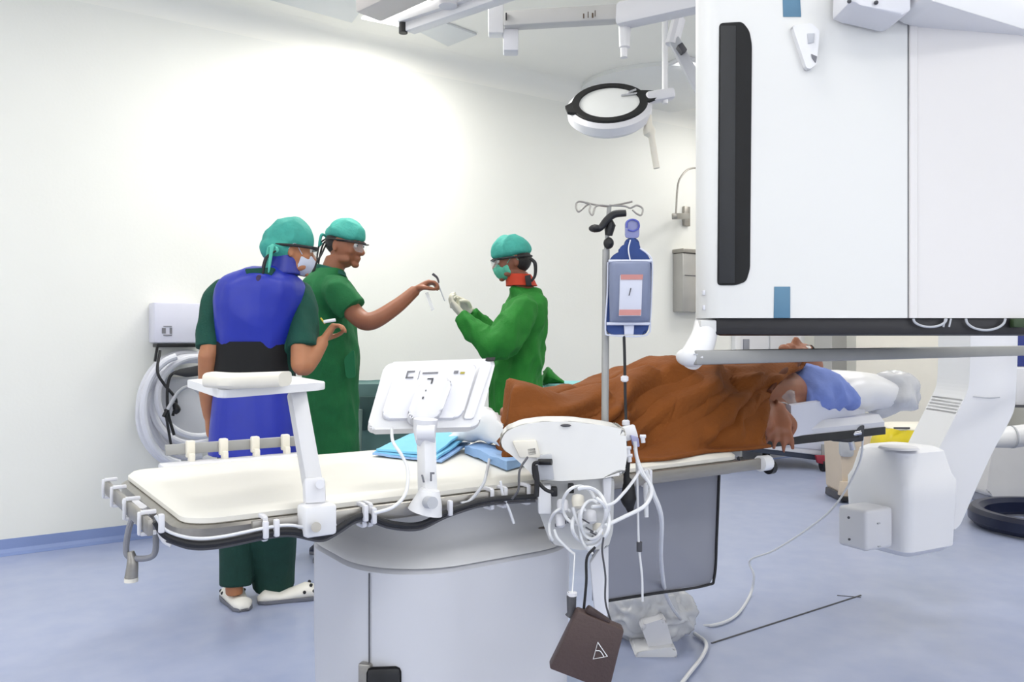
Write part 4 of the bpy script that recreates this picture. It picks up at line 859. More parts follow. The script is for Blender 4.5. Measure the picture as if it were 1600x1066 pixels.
bm = B(); slab(bm, [(842, 752), (960, 746), (958, 830), (950, 858), (905, 860), (860, 850), (842, 800)], 1.84, .05, .005, .01); obj('back_plate', bm, mat('plate grey', '#cfcfcd', .45, var=.04), t)
bm = B(); slab(bm, [(942, 748), (956, 746), (954, 800), (944, 800)], 1.82, .03, .003); obj('side_post', bm, WHITE2, t)
bm = B(); slab(bm, [(840, 760), (861, 758), (862, 804), (841, 804)], 1.81, .03, .004); obj('bracket', bm, WHITE, t)
for k, (x, y) in enumerate(((866, 768), (892, 763))):
    bm = B(); box(bm, P(x, y, 1.82), (.013, .02, .02), .002, RC); obj('black_socket', bm, BLACK, t)
for k, (x, y, r) in enumerate(((879, 783, .012), (903, 776, .013), (922, 800, .013), (934, 820, .011), (875, 806, .01))):
    bm = B(); tube(bm, [P(x, y, 1.80), P(x, y+6, 1.795), P(x+1, y+16, 1.79), P(x+1, y+18, 1.79)], [r, r*1.08, r, r*.6], seg=18, smooth=False); obj('connector', bm, IVORY if k % 2 else WHITE2, t)
for k, (x, y) in enumerate(((869, 821), (876, 820), (883, 816), (888, 813), (920, 845), (926, 842))):
    bm = B(); box(bm, P(x, y, 1.83), (.005, .01, .012 if k % 2 else .006), .001, RC); obj('port', bm, DGREY, t)
t = thing('tube_tangle', 'tangle of white tubes looped below the connector console', 'tubing', P(910, 860, 1.76))
def circ(cx, cy, rx, ry, a0, a1, Y, n=12, dz=0): return [P(cx+rx*math.cos(math.radians(a0+(a1-a0)*k/n)), cy-ry*math.sin(math.radians(a0+(a1-a0)*k/n)), Y+dz*math.sin(k)) for k in range(n+1)]
for k, (cx, cy, rx, ry, a0, a1, Y, r) in enumerate(((915, 800, 32, 38, -60, 110, 1.76, .0045), (912, 815, 40, 42, -80, 60, 1.75, .004), (905, 790, 26, 30, 20, 300, 1.77, .0035), (918, 822, 24, 26, 100, 330, 1.76, .004), (925, 812, 18, 30, 60, 330, 1.75, .0035), (880, 825, 22, 30, 60, 220, 1.78, .003))):
    tobj('tube_loop', circ(cx, cy, rx, ry, a0, a1, Y, dz=.01), r, TUBEW, t, n=4, seg=8)
for pts, r in (([(945, 822, 1.75), (975, 808, 1.78), (1008, 790, 1.82), (1018, 765, 1.84), (1005, 740, 1.85), (995, 715, 1.86), (992, 690, 1.86)], .0045), ([(925, 792, 1.74), (955, 788, 1.77), (975, 770, 1.8), (992, 748, 1.84), (1000, 735, 1.85)], .0035), ([(992, 700, 1.86), (1000, 735, 1.85), (1016, 760, 1.85), (1010, 785, 1.84)], .004),
               ([(866, 828, 1.78), (872, 842, 1.77), (892, 862, 1.77), (898, 866, 1.77)], .003), ([(895, 793, 1.76), (902, 815, 1.76), (914, 830, 1.76), (930, 832, 1.76)], .0035), ([(905, 800, 1.76), (906, 830, 1.76), (912, 850, 1.76), (926, 866, 1.76)], .003)):
    tobj('tube_run', [P(*p) for p in pts], r, TUBEW, t, seg=8)
for x, y in ((915, 815), (921, 828), (928, 835)): 
    bm = B(); bar(bm, P(x-6, y-4, 1.75), P(x+6, y+3, 1.75), .003, .003); obj('tube_marking', bm, DGREY, t)
t = thing('black_lead', 'black cable running from the console plug down the bracket', 'cable', P(842, 770, 1.77))
tobj('lead', [P(x, y, 1.775) for x, y in ((842, 722), (834, 726), (835, 745), (842, 755), (852, 765), (864, 770))], .004, BLACKR, t)
tobj('lead', [P(x, y, 1.77) for x, y in ((836, 728), (839, 750), (838, 776))], .006, BLACKR, t)
t = thing('table_leads', 'dark thin leads lying on the table between the drape and console', 'cable', PZ(770, 708, .81))
tobj('lead', [PZ(728, 700, .815), PZ(765, 711, .815), PZ(800, 713, .815), PZ(825, 708, .82)], .004, DGREY, t)
tobj('lead', [PZ(768, 712, .815), PZ(790, 705, .83), PZ(822, 705, .84)], .003, mat('olive lead', '#6f6f5d', .5), t)
tobj('lead', [PZ(766, 711, .815), PV(760, 740, RV+.04), PV(754, 758, RV-.01), PV(735, 782, RV-.02), PV(720, 787, RV-.02)], .0035, LGREY, t)
tobj('lead', [P(824, 715, 1.76), P(812, 735, 1.70), P(810, 765, 1.68), P(800, 780, 1.68)], .0025, DGREY, t)
t = thing('clear_drip_line', 'short clear line dangling from the rail clip left of the console', 'tubing', PV(795, 815, RV-.02))
tobj('line', [PV(x, y, RV-.02) for x, y in ((782, 752), (786, 775), (795, 795), (803, 818))], .003, TUBEW, t)
# ------------------------------------------------------------------ IV pole with pressure bag
YP = 1.96
t = thing('infusion_pole', 'slim steel infusion pole with wire hooks on top, standing at the table rail', 'pole', P(946, 700, YP))
bm = B(); cyl(bm, P(945, 700, YP), P(947, 390, YP), .0088); obj('lower_pole', bm, ALU, t)
bm = B(); cyl(bm, P(947, 392, YP), P(952, 322, YP), .0055); obj('upper_pole', bm, ALU, t)
tobj('wire_hook', [P(x, y, YP) for x, y in ((952, 323), (930, 320), (905, 315), (900, 322), (904, 331), (915, 322), (922, 318))], .0022, METAL, t, seg=8)
tobj('wire_hook', [P(x, y, YP-.02) for x, y in ((952, 322), (932, 322), (926, 336), (921, 330), (922, 320), (914, 317))], .0022, METAL, t, seg=8)
tobj('wire_hook', [P(x, y, YP) for x, y in ((952, 322), (970, 319), (988, 315))], .0022, METAL, t, seg=8)
tobj('wire_hook', [P(x, y, YP-.03) for x, y in ((952, 321), (975, 322), (985, 325), (995, 321), (1004, 326), (1002, 336), (995, 334), (988, 328))], .0022, METAL, t, seg=8)
bm = B(); tube(bm, [P(x, y, YP-.02) for x, y in ((928, 357), (938, 356), (948, 344), (960, 335), (978, 333))], [.010, .008, .009, .009, .008], seg=14); ball(bm, P(929, 357, YP-.02), (.014, .012, .009), RC); obj('black_clamp_arm', bm, BLACK, t)
bm = B(); tube(bm, [P(952, 345, YP-.005), P(953, 352, YP-.005), P(951, 368, YP-.005)], [.009, .014, .009], seg=12, smooth=False); obj('pole_clamp', bm, BLACK, t)
bm = B(); ball(bm, P(951, 380, YP-.015), (.0125, .012, .014), RC); obj('clamp_knob', bm, BLACK, t)
t = thing('pressure_infusion_bag', 'navy and grey pressure infusion bag hanging on the infusion pole', 'infusion bag', P(983, 525, YP-.05))
YB = YP-.045
bm = B(); slab(bm, [(951, 410), (958, 398), (975, 390), (978, 372), (998, 372), (1000, 388), (1012, 398), (1018, 410), (1016, 500), (1011, 523), (955, 523), (947, 515)], YB, .022, .006, .012); obj('navy_backing', bm, NAVYB, t)
bm = B(); loft(bm, [(P(983, 505, YB-.003), Cd(.046, 0), Cd(0, .010)), (P(984, 495, YB-.006), Cd(.047, 0), Cd(0, .022)), (P(984, 455, YB-.008), Cd(.048, 0), Cd(0, .028)), (P(984, 415, YB-.006), Cd(.048, 0), Cd(0, .022)), (P(984, 408, YB-.003), Cd(.046, 0), Cd(0, .010))], n=36, pw=.8); obj('mesh_front', bm, BAGG, t)
def fr_off(y): return YB-.037
bm = B(); slab(bm, [(969, 430), (1004, 430), (1002, 494), (967, 494)], YB-.0365, .004, .001); lb = obj('fluid_label', bm, mat('label white', '#cdd0dd', .5, var=.04), t)
bm = B(); slab(bm, [(970, 429), (1005, 429), (1004, 437), (970, 437)], YB-.038, .002); obj('label_print', bm, PINK, lb)
bm = B(); slab(bm, [(968, 484), (1002, 484), (1001, 493), (967, 493)], YB-.038, .002); obj('label_print', bm, PINK, lb)
bm = B(); bar(bm, P(977, 470, YB-.039), P(977, 456, YB-.039), .001, .002); bar(bm, P(983, 462, YB-.039), P(986, 450, YB-.039), .001, .002); obj('label_writing', bm, DGREY, lb)
SEAM = mat('bag edging', '#cfd3e2', .5)
for pts in ([(951, 408), (1018, 408)], [(948, 506), (1015, 506)]): tobj('edge_seam', [P(x, y, YB-.012) for x, y in pts], .0035, SEAM, t, seg=8)
tobj('edge_binding', [P(x, y, YB-.001) for x, y in ((950, 410), (949, 460), (946, 516), (956, 524), (1010, 524), (1016, 500), (1018, 460), (1019, 410), (1012, 397), (1000, 388))], .002, SEAM, t, n=3, seg=8)
bm = B(); slab(bm, [(975, 508), (991, 508), (990, 523), (976, 523)], YB-.006, .006, .001); obj('lower_tab', bm, SEAM, t)
bm = B(); slab(bm, [(977, 345), (988, 341), (999, 345), (999, 372), (977, 372)], YB+.002, .008, .002, .008); obj('hanger_tab', bm, mat('lilac hanger', '#8f94c4', .35, alpha=.8), t)
tobj('hanger_ring', [P(x, y, YB-.002) for x, y in ((979, 356), (980, 347), (988, 343), (997, 347), (998, 356), (990, 361), (981, 359))], .0022, mat('indigo ring', '#4c55a8', .4), t, seg=8)
tobj('bag_line', [P(985, 375, YB-.006), P(982, 390, YB-.008), P(985, 408, YB-.015)], .0015, TUBEW, t, seg=6)
t = thing('drip_tube', 'dark drip tube running from the infusion bag down to the rail', 'tubing', P(978, 780, 1.90))
tobj('tube', [P(975, 525, YB), P(976, 560, YB), P(977, 620, YB), P(978, 660, YB), P(978, 740, 1.88)], .0035, BLACKR, t)
for (x, y) in ((976, 592), (978, 661)):
    bm = B(); tube(bm, [P(x, y-5, YB), P(x, y-3, YB), P(x, y+3, YB), P(x, y+5, YB)], [.005, .009, .009, .005], seg=14, smooth=False); obj('tube_clamp', bm, WHITE2, t)
t = thing('inflation_bulb', 'black rubber inflation bulb hanging below the rail on its tube', 'bulb', P(983, 800, 1.88))
bm = B(); tube(bm, [P(980, 720, 1.88), P(979, 745, 1.88), P(982, 757, 1.88), P(982, 780, 1.88), P(984, 793, 1.88), P(985, 801, 1.88)], [.007, .007, .013, .0185, .010, .006], seg=20, n=6); obj('bulb', bm, BLACKR, t)
bm = B(); tube(bm, [P(985, 798, 1.88), P(985, 804, 1.88)], .006); obj('valve', bm, BLACK, t)
# sensor block and tap bundle right of console
t = thing('transducer_holder', 'small lilac and white transducer holder with taps at the top of the tube bundle', 'holder', P(995, 700, 1.86))
bm = B(); slab(bm, [(985, 680), (998, 684), (1000, 699), (990, 698)], 1.86, .02, .003); obj('sensor', bm, mat('lilac sensor', '#a7a8cc', .4), t)
bm = B(); slab(bm, [(964, 670), (992, 664), (998, 684), (980, 690), (964, 690)], 1.87, .02, .003); obj('plate', bm, WHITE, t)
for x, y in ((1004, 682), (981, 700), (983, 712)):
    bm = B(); cyl(bm, P(x, y, 1.85), P(x+1, y+10, 1.85), .005); cyl(bm, P(x-4, y, 1.848), P(x+5, y, 1.848), .004); obj('tap', bm, WHITE2, t)
t = thing('long_drip_line', 'clear line with a small grey clamp hanging in front of the grey panel', 'tubing', P(1000, 940, 1.86))
tobj('line', [P(x, y, 1.86) for x, y in ((994, 700), (996, 760), (998, 848), (1003, 900), (1004, 940))], .0026, TUBEW, t, seg=8)
bm = B(); tube(bm, [P(999, 847, 1.86), P(999, 862, 1.86)], .0065, seg=12); obj('roller_clamp', bm, DGREY, t)
bm = B(); tube(bm, [P(1010, 757, 1.87), P(1009, 762, 1.87), P(1010, 808, 1.87)], [.004, .006, .005], seg=10); obj('drip_chamber', bm, TUBEW, t)
t = thing('white_floor_hose', 'white tube falling from the rail and curving along the floor to the right', 'tubing', P(1075, 975, 2.9))
tobj('hose', [P(1008, 735, 1.87), P(1020, 770, 1.88), P(1033, 810, 1.92), P(1033, 880, 2.1), P(1045, 940, 2.5), PZ(1075, 975, .01), PZ(1115, 977, .008), PZ(1150, 962, .008), PZ(1172, 930, .008), P(1178, 900, 3.6), P(1172, 876, 3.6), P(1210, 860, 3.5), P(1265, 825, 3.4), P(1305, 790, 3.3), P(1340, 730, 3.15), P(1348, 690, 3.1), P(1349, 640, 3.05)], [.006]*9+[.005, .004, .004, .004, .004, .004, .004, .004], TUBEW, t, seg=8)
tobj('hose', [PZ(1085, 990, .01), PZ(1103, 1005, .01), PZ(1098, 1025, .01), PZ(1075, 1055, .01), PZ(1060, 1075, .01)], .007, TUBEW, t, seg=8)
# grey shield panel
t = thing('shield_panel', 'grey shield panel with dark edging hanging below the table rail', 'panel', PV(1040, 925, 1.66))
a, b = Vector((1.40, 1.66, 0)), Vector((1.875, 1.66, 0)); zt_, zb_ = .757, .41
poly = [Vector((1.40, 1.66, zt_)), Vector((1.88, 1.66, zt_)), Vector((1.86, 1.66, .44)), Vector((1.855, 1.66, .42)), Vector((1.84, 1.66, .405)), Vector((1.40, 1.66, .432))]
bm = B(); prism(bm, poly, Vector((0, .012, 0)), .002); obj('panel', bm, GREYM, t)
tobj('edging', [Vector((1.40, 1.657, .43)), Vector((1.60, 1.657, .418)), Vector((1.82, 1.657, .405)), Vector((1.857, 1.657, .425)), Vector((1.868, 1.657, .55)), Vector((1.880, 1.657, .757))], .004, BLACKR, t, seg=8)
# cables from the console down to the case
t = thing('brown_case', 'brown leather-look case with white triangle logo hanging low at the pedestal', 'case', P(915, 1060, 1.62))
YC = 1.62
cor = [(858, 1046), (903, 955), (921, 949), (976, 985), (952, 1080), (905, 1076)]
bm = B(); slab(bm, [(858, 1046), (903, 955), (976, 985), (952, 1082)], YC, .035, .005); obj('case_body', bm, CASEM, t)
bm = B(); slab(bm, [(914, 957), (921, 949), (955, 972), (950, 976)], YC+.004, .02, .003); obj('case_flap', bm, mat('flap brown', '#3a2c2a', .55), t)
def line3(nm, pts, r, m, par, seg=6): return tobj(nm, [P(x, y, YC-.002) for x, y in pts], r, m, par, seg=seg, smooth=False)
lg = line3('logo_mark', [(934, 1004), (949, 1026), (927, 1030), (934, 1004), (949, 1026)], .0011, WHITE, t)
tobj('logo_mark', [P(x, y, YC-.002) for x, y in ((931, 1017), (938, 1018), (944, 1027))], .001, WHITE, t, seg=6)
tobj('hanging_cord', [P(x, y, 1.66) for x, y in ((930, 855), (917, 872), (916, 910), (912, 955))], .0028, BLACKR, t, seg=8)
tobj('hanging_cord', [P(x, y, 1.66) for x, y in ((943, 840), (941, 862), (946, 900), (946, 940), (956, 976))], .002, DGREY, t, seg=8)
t = thing('grey_plug', 'dark grey plug hanging from a thin cord in front of the pedestal', 'plug', P(892, 965, 1.66))
tobj('cord', [P(898, 866, 1.70), P(896, 900, 1.68), P(894, 928, 1.66)], .0015, TUBEW, t, seg=6)
bm = B(); tube(bm, [P(894, 927, 1.66), P(893, 932, 1.66), P(893, 958, 1.66), P(890, 964, 1.66)], [.008, .010, .009, .010], seg=14, smooth=False); obj('plug_body', bm, DGREY, t)
bm = B(); tube(bm, [P(894, 926, 1.66), P(894, 931, 1.66)], .0102, seg=14, smooth=False); obj('plug_collar', bm, WHITE2, t)
bm = B(); slab(bm, [(951, 838), (951, 960), (946, 968), (930, 965), (922, 880)], 1.90, .02, .003); obj('cable_shield', bm, WHITE2, label='white narrow plate hanging at the right end of the pedestal', cat='plate')
# foot pedal and plastic bag on the floor
t = thing('foot_pedal', 'white foot pedal wrapped in plastic standing on the floor behind the case', 'foot pedal', PZ(1022, 1035, 0))
q = PZ(1022, 1034, 0)
bm = B(); slab(bm, [(992, 1022), (1004, 1018), (1056, 1010), (1059, 1028), (1050, 1034), (996, 1034)], 2.90, .16, .008, .02); obj('foot_plate', bm, WHITE, t)
bm = B(); slab(bm, [(1001, 978), (1040, 966), (1052, 1010), (1054, 1022), (1018, 1024)], 2.93, .10, .012, .02); obj('pedal_body', bm, WHITE2, t)
bm = B(); slab(bm, [(990, 1031), (1056, 1031), (1052, 1036), (994, 1036)], 2.895, .16, .002); obj('rubber_base', bm, BLACKR, t)
bm = B(); ball(bm, q+Cd(.03, .26, .10), (.17, .13, .11), RC, 80, 56, lambda p: Vector((p.x*(1-.25*max(0, p.z/.1)), p.y, p.z)))
obj('plastic_bag', bm, BAGM, ang=180, post=lambda c_, n_: .04*(.6-abs(noise.noise(c_*9)))*1.2-.02+.016*(1-2.6*abs(noise.noise(c_*24))), label='crumpled milky plastic bag on the floor around the foot pedal', cat='bag')
# ------------------------------------------------------------------ gantry housing (ceiling hung, large white)
YG = 2.05
t = thing('gantry_housing', 'huge white imaging gantry housing hanging from the ceiling at the right', 'imaging machine', P(1350, 500, YG+.3))
GH = mat('gantry white', '#e0e0dd', .4, var=.02, vscale=2)
zb = P(1100, 497, YG).z; ztop = 2.6
def gx(x): return (x-800)/F*YG
def gpoly(x0, x1, y0, y1, r0, r1): return rrect((x0+x1)/2, (y0+y1)/2, x1-x0, y1-y0, r0)
x0, x1 = gx(1094), gx(1418)
pts = [(x0+.05*(1-math.cos(a)), YG+.05*(1-math.sin(a))) for a in [math.pi/2*k/8 for k in range(9)]]+[(x1, YG), (x1, YG+.5), (x0+.125, YG+.5)]
bm = B(); prism(bm, [C(x, y, zb) for x, y in pts], Vector((0, 0, ztop-zb)), 0); obj('left_cover', bm, GH, t)
bm = B(); prism(bm, [C(x, y, zb) for x, y in [(gx(1420), YG), (gx(1421), YG-.004), (gx(1432), YG-.004), (gx(1434), YG), (gx(1800), YG+.02), (gx(1800), YG+.5), (gx(1420), YG+.5)]], Vector((0, 0, ztop-zb)), 0); obj('right_cover', bm, mat('gantry warm white', '#dfdcda', .4, var=.02, vscale=2), t)
bm = B(); box(bm, C(gx(1419), YG+.01, (zb+ztop)/2), (.0025, .018, ztop-zb), 0, RC); obj('seam', bm, DGREY, t)
def panelpoly(pts, Y, rad, th, name, m, par, bev=.001):
    bm = B(); pp = [P(x, y, Y) for x, y in pts]; pp = roundpoly(pp, rad, 8) if rad else pp; prism(bm, pp, Cd(0, th), bev); return obj(name, bm, m, par)
s_ = panelpoly([(1124, 36), (1160, 34), (1171, 48), (1175, 70), (1172, 420), (1166, 440), (1150, 446), (1121, 446)], YG-.002, .01, .01, 'window_slot', mat('slot black', '#09090a', .75), t)
panelpoly([(1126, 40), (1150, 40), (1148, 443), (1123, 443)], YG-.0035, 0, .004, 'slot_cover', mat('slot charcoal', '#232426', .6, var=.05), s_)
panelpoly([(1210, 448), (1235, 448), (1235, 497), (1209, 497)], YG-.002, 0, .006, 'blue_tape', BLUET, t)
panelpoly([(1223, -10), (1250, -10), (1252, 26), (1224, 26)], YG-.002, 0, .006, 'blue_tape', BLUET, t)
cl = panelpoly([(1238, 40), (1268, 36), (1281, 48), (1276, 100), (1266, 108), (1260, 106)], YG-.018, .006, .018, 'white_clip', WHITE, t, .003)
panelpoly([(1262, 52), (1273, 52), (1272, 66), (1263, 68)], YG-.021, 0, .004, 'clip_slot', LGREY, cl); panelpoly([(1268, 84), (1277, 88), (1275, 98), (1269, 90)], YG-.021, 0, .004, 'clip_slot', INKG, cl)
zb2 = P(1100, 523, YG).z
bm = B(); prism(bm, [C(x, y, zb2) for x, y in ((gx(1120), YG+.012), (gx(1800), YG+.012), (gx(1800), YG+.49), (gx(1120)+.13, YG+.49))], Vector((0, 0, zb-zb2)), .003); obj('black_underside', bm, mat('underside black', '#1c1a1e', .5, var=.08), t)
for cx_, rx_, ry_, y_ in ((1453, 26, 13, 498), (1540, 31, 18, 498)):
    tobj('cable_loop', [P(cx_+rx_*math.cos(a), y_+ry_*math.sin(a), YG-.0) for a in [math.pi*k/8 for k in range(9)]], .003, LGREY, t, seg=8)
for x in (1475, 1484): tobj('cable_tie', [P(x+2, 498, YG), P(x-1, 511, YG)], .0025, LGREY, t, seg=6)
bm = B(); box(bm, P(1590, 505, YG), (.03, .02, .022), .003, RC); obj('green_tag', bm, mat('dark green tag', '#2c4023', .6), t)
bm = B(); slab(bm, [(1094, 500), (1120, 500), (1120, 520), (1094, 518)], YG+.01, .06, .004); obj('corner_foot', bm, GH, t)
for y in (458, 481):
    bm = B(); box(bm, P(1098, y, YG+.025), (.006, .03, .012), .001, RC); obj('hinge', bm, WHITE2, t)
bm = B(); tube(bm, [P(1104, 505, YG+.06), P(1100, 525, YG+.03), P(1092, 545, YG), P(1078, 562, YG-.03)], [.03, .032, .035, .03], seg=24, n=6); ball(bm, P(1079, 558, YG-.03), (.036, .03, .024), RC); obj('rail_elbow', bm, WHITE, t)
# top cross beam (white, towards the camera)
bm = B(); a, b = P(1335, -30, 1.85), P(1700, 45, 2.0)
prism(bm, [P(1450, -80, 1.90), P(1442, -6, 1.90), P(1460, 2, 1.90), P(1600, 45, 2.02), P(1760, 92, 2.12), P(1760, -80, 2.12)], Cd(0, .14), .006); obj('cross_beam', bm, WHITE, t)
bm = B(); prism(bm, [P(1330, -60, 1.93), P(1328, 3, 1.93), P(1345, 8, 1.93), P(1410, 24, 1.93), P(1424, 16, 1.93), P(1424, -60, 1.93)], Cd(0, .11), .006); obj('beam_bracket', bm, WHITE2, t)
for x, y in ((1327, 2), (1369, 4)):
    bm = B(); ball(bm, P(x, y, 1.925), .005); obj('screw', bm, DGREY, t)
# hang the housing from the ceiling
bm = B(); box(bm, C(gx(1480), YG+.25, (ztop+CEIL)/2), (.30, .30, CEIL-ztop), .01, RC); obj('ceiling_mount', bm, WHITE2, t)
bm = B(); box(bm, P(1360, -5, YG+.3)*1+Vector((0, 0, .9-.9)), (.01, .01, .01), 0, RC); bm.free()
# silver rail below the housing
t = thing('silver_rail', 'long silver bar running below the gantry housing over the patient', 'rail', P(1300, 560, 2.5))
vr = 1.42; a = P(1082, 559, 2.0); dv = (P(1600, 548, 3.0)-a)
bm = B(); bar(bm, a, a+dv*1.25, .03, .036, .006); obj('bar', bm, ALU, t)
bm = B(); bar(bm, a+Vector((0, 0, .008))-Cd(0, .016), a+dv*1.25+Vector((0, 0, .008))-Cd(0, .016), .002, .004); obj('bar_groove', bm, LGREY, t)
# ------------------------------------------------------------------ C-arm
CM = mat('c-arm white', '#eeeef0', .35, var=.02, vscale=3)
t = thing('c_arm', 'white imaging C-arm curving from the housing down to the tube box', 'imaging machine', P(1500, 830, 3.5))
bm = B(); slab(bm, [(1517, 300), (1592, 300), (1590, 560), (1586, 640), (1574, 665), (1553, 702), (1530, 752), (1500, 822), (1486, 832), (1468, 820), (1461, 740), (1462, 711), (1482, 672), (1500, 636), (1514, 608), (1516, 560)], 3.45, .26, .012, .05); obj('arc', bm, CM, t, ang=40)
tobj('arc_crease', [P(1521, 620, 3.445), P(1545, 622, 3.44), P(1562, 621, 3.445)], .0025, LGREY, t, seg=6)
bm = B(); bar(bm, P(1485, 782, 3.44), P(1485, 830, 3.44), .004, .006, up=Cd(0, 1)); obj('arc_gap', bm, DGREY, t)
tb = thing('tube_housing', 'white boxy radiation source head at the lower end of the C-arm', 'imaging machine', P(1400, 870, 3.25))
Rt = Matrix.Rotation(-YAW+math.radians(-0), 3, 'Z') @ Matrix.Rotation(math.radians(28), 3, 'Z')
def ppx(x, y, Y): return P(x, y, Y)
bm = B(); c = P(1408, 765, 3.32)
secs = []
def tring(z, sx, sy, r, dx=0, dy=0): return [c+Rt@Vector((px_+dx, py_+dy, z)) for px_, py_ in rrect(0, 0, sx, sy, r, 6)]
ring_loft(bm, [tring(-.235, .24, .22, .03), tring(-.21, .30, .28, .04), tring(-.02, .315, .30, .04), tring(.05, .315, .30, .04), tring(.075, .30, .28, .05), tring(.165, .26, .25, .06), tring(.178, .22, .21, .06)]); obj('main_cover', bm, CM, tb, ang=45)
bm = B(); q = P(1352, 822, 3.17); box(bm, q, (.155, .13, .155), .014, Rt, 3); lp = obj('lower_cover', bm, mat('tube cover grey white', '#dcdce0', .4, var=.02), tb)
for x, y in ((1326, 809), (1327, 843)):
    bm = B(); ball(bm, P(x, y, 3.10), .005); obj('screw', bm, DGREY, lp)
for x, y in ((1373, 818), (1374, 854)):
    bm = B(); box(bm, P(x, y, 3.075), (.014, .006, .006), .001, Rt); obj('vent', bm, LGREY, lp)
bm = B(); q = P(1404, 701, 3.20); tube(bm, [q, q+Vector((0, 0, .008))], [.075, .068], seg=32, smooth=False); obj('top_disc', bm, WHITE2, tb)
bm = B(); slab(bm, [(1425, 790), (1484, 790), (1484, 838), (1470, 852), (1425, 860)], 3.25, .22, .014, .02); obj('side_cover', bm, CM, tb, ang=45)
# ------------------------------------------------------------------ background right
t = thing('side_machine', 'white machine with a round horizontal arm behind the C-arm at the right edge', 'machine', PZ(1600, 780, 0))
bm = B(); slab(bm, [(1552, 690), (1760, 690), (1760, 780), (1540, 776)], 5.6, .5, .02, .05); obj('base_cabinet', bm, mat('machine white', '#dddcdc', .45, var=.03), t)
bm = B(); slab(bm, [(1545, 772), (1760, 774), (1760, 792), (1540, 788)], 5.62, .5, .01); obj('plinth', bm, mat('plinth grey', '#8e92a2', .6), t)
bm = B(); tube(bm, [P(1548, 686, 5.2), P(1580, 683, 5.2), P(1640, 676, 5.2), P(1760, 670, 5.2)], [.055, .07, .07, .07], seg=24, smooth=False); obj('round_arm', bm, WHITE, t)
bm = B(); tube(bm, [P(1580, 683, 5.19), P(1582, 683, 5.19)], .072, seg=24, smooth=False); obj('arm_ring', bm, LGREY, t)
bm = B(); slab(bm, [(1588, 575), (1760, 575), (1760, 640), (1588, 636)], 5.5, .3, .01); obj('upper_cabinet', bm, WHITE2, t)
bm = B(); slab(bm, [(1586, 633), (1760, 636), (1760, 640), (1586, 637)], 5.48, .3); obj('cabinet_edge', bm, DGREY, t)
bm = B(); slab(bm, [(1591, 522), (1760, 522), (1760, 573), (1591, 573)], 5.7, .05, .005); obj('wall_board', bm, mat('royal blue board', '#26357f', .5, var=.05), label='royal blue board standing above the side machine at the right edge', cat='board')
t = thing('base_ring', 'glossy navy blue ring shaped trolley base on the floor at the right edge', 'trolley base', PZ(1590, 840, 0))
cR = PZ(1650, 812, .06); 
def rp(r, k=56): return [cR+Vector((r*math.cos(2*math.pi*i/k)*1.0, r*math.sin(2*math.pi*i/k), 0)) for i in range(k)]
bm = B(); sx_ = [[p+Vector((0, 0, z)) for p in rp(r)] for r, z in ((.43, -.05), (.46, -.02), (.46, .03), (.44, .055), (.40, .055), (.37, .03), (.365, -.03), (.38, -.05))]; ring_loft(bm, sx_, closed=True); obj('ring', bm, NAVY, t)
bm = B(); bar(bm, cR+Vector((-.3, 0, .03)), cR+Vector((.3, 0, .03)), .10, .07, .01); obj('crossbar', bm, NAVY, t)
bm = B(); cyl(bm, cR+Vector((0, 0, .05)), cR+Vector((0, 0, 1.0)), .03); obj('column', bm, ALU, t)
# cream cabinet column behind
u1_ = 5.9
a, b = PU(1337, 600, 6.5), PU(1515, 600, 6.5)
bm = B(); box(bm, (6.5+.25, (a.y+b.y)/2, 1.1), (.5, a.y-b.y, 2.2), .01); t = thing('tall_cabinet', 'tall cream cabinet standing at the far wall behind the C-arm', 'cabinet', (6.75, (a.y+b.y)/2, 0)); obj('body', bm, mat('cream laminate', '#f1ecdf', .5, var=.03), t)
bm = B(); b2 = PU(1490, 600, 6.5); box(bm, (6.49, (b2.y+b.y)/2, 1.1), (.02, b2.y-b.y, 2.18), .004); obj('edge_strip', bm, mat('lavender shading', '#cfcfdd', .5), t)  # lavender shading beside the cream front, coloured into a strip
bm = B(); box(bm, (6.488, b2.y, 1.1), (.006, .01, 2.15)); obj('door_gap', bm, INKG, t)
# bin with yellow bag
t = thing('waste_bin', 'waste bin with cream lid and bright yellow bag behind the tube box', 'bin', PZ(1430, 790, 0))
cB = P(1434, 690, 4.75); cB.z = 0
bm = B(); loft(bm, [(cB+Vector((0, 0, .02)), Cd(.17, 0), Cd(0, .13)), (cB+Vector((0, 0, .3)), Cd(.19, 0), Cd(0, .15)), (cB+Vector((0, 0, .52)), Cd(.20, 0), Cd(0, .16))], n=32, pw=.6); obj('bin_body', bm, mat('bin cream', '#dfdccd', .5, var=.03), t)
bm = B(); ztp = P(1428, 668, 4.75).z
loft(bm, [(cB+Vector((0, 0, ztp-.24)), Cd(.235, 0), Cd(0, .165)), (cB+Vector((0, 0, ztp-.08)), Cd(.245, 0), Cd(0, .175)), (cB+Vector((0, 0, ztp)), Cd(.20, 0), Cd(0, .165))], n=48, sub=8, pw=.6); obj('yellow_bag', bm, YELLOW, t, post=fold(.015, (9, 9, 5), 41))
bm = B(); loft(bm, [(cB+Vector((0, 0, ztp-.004)), Cd(.20, 0), Cd(0, .165)), (cB+Vector((0, 0, ztp+.006)), Cd(.20, 0), Cd(0, .165)), (cB+Vector((0, 0, ztp+.02)), Cd(.17, 0), Cd(0, .14))], n=32, pw=.6); obj('lid', bm, IVORY, t)
bm = B(); box(bm, P(1409, 669, 4.6), (.09, .01, .01), .002, RC); obj('lid_handle', bm, DGREY, t)
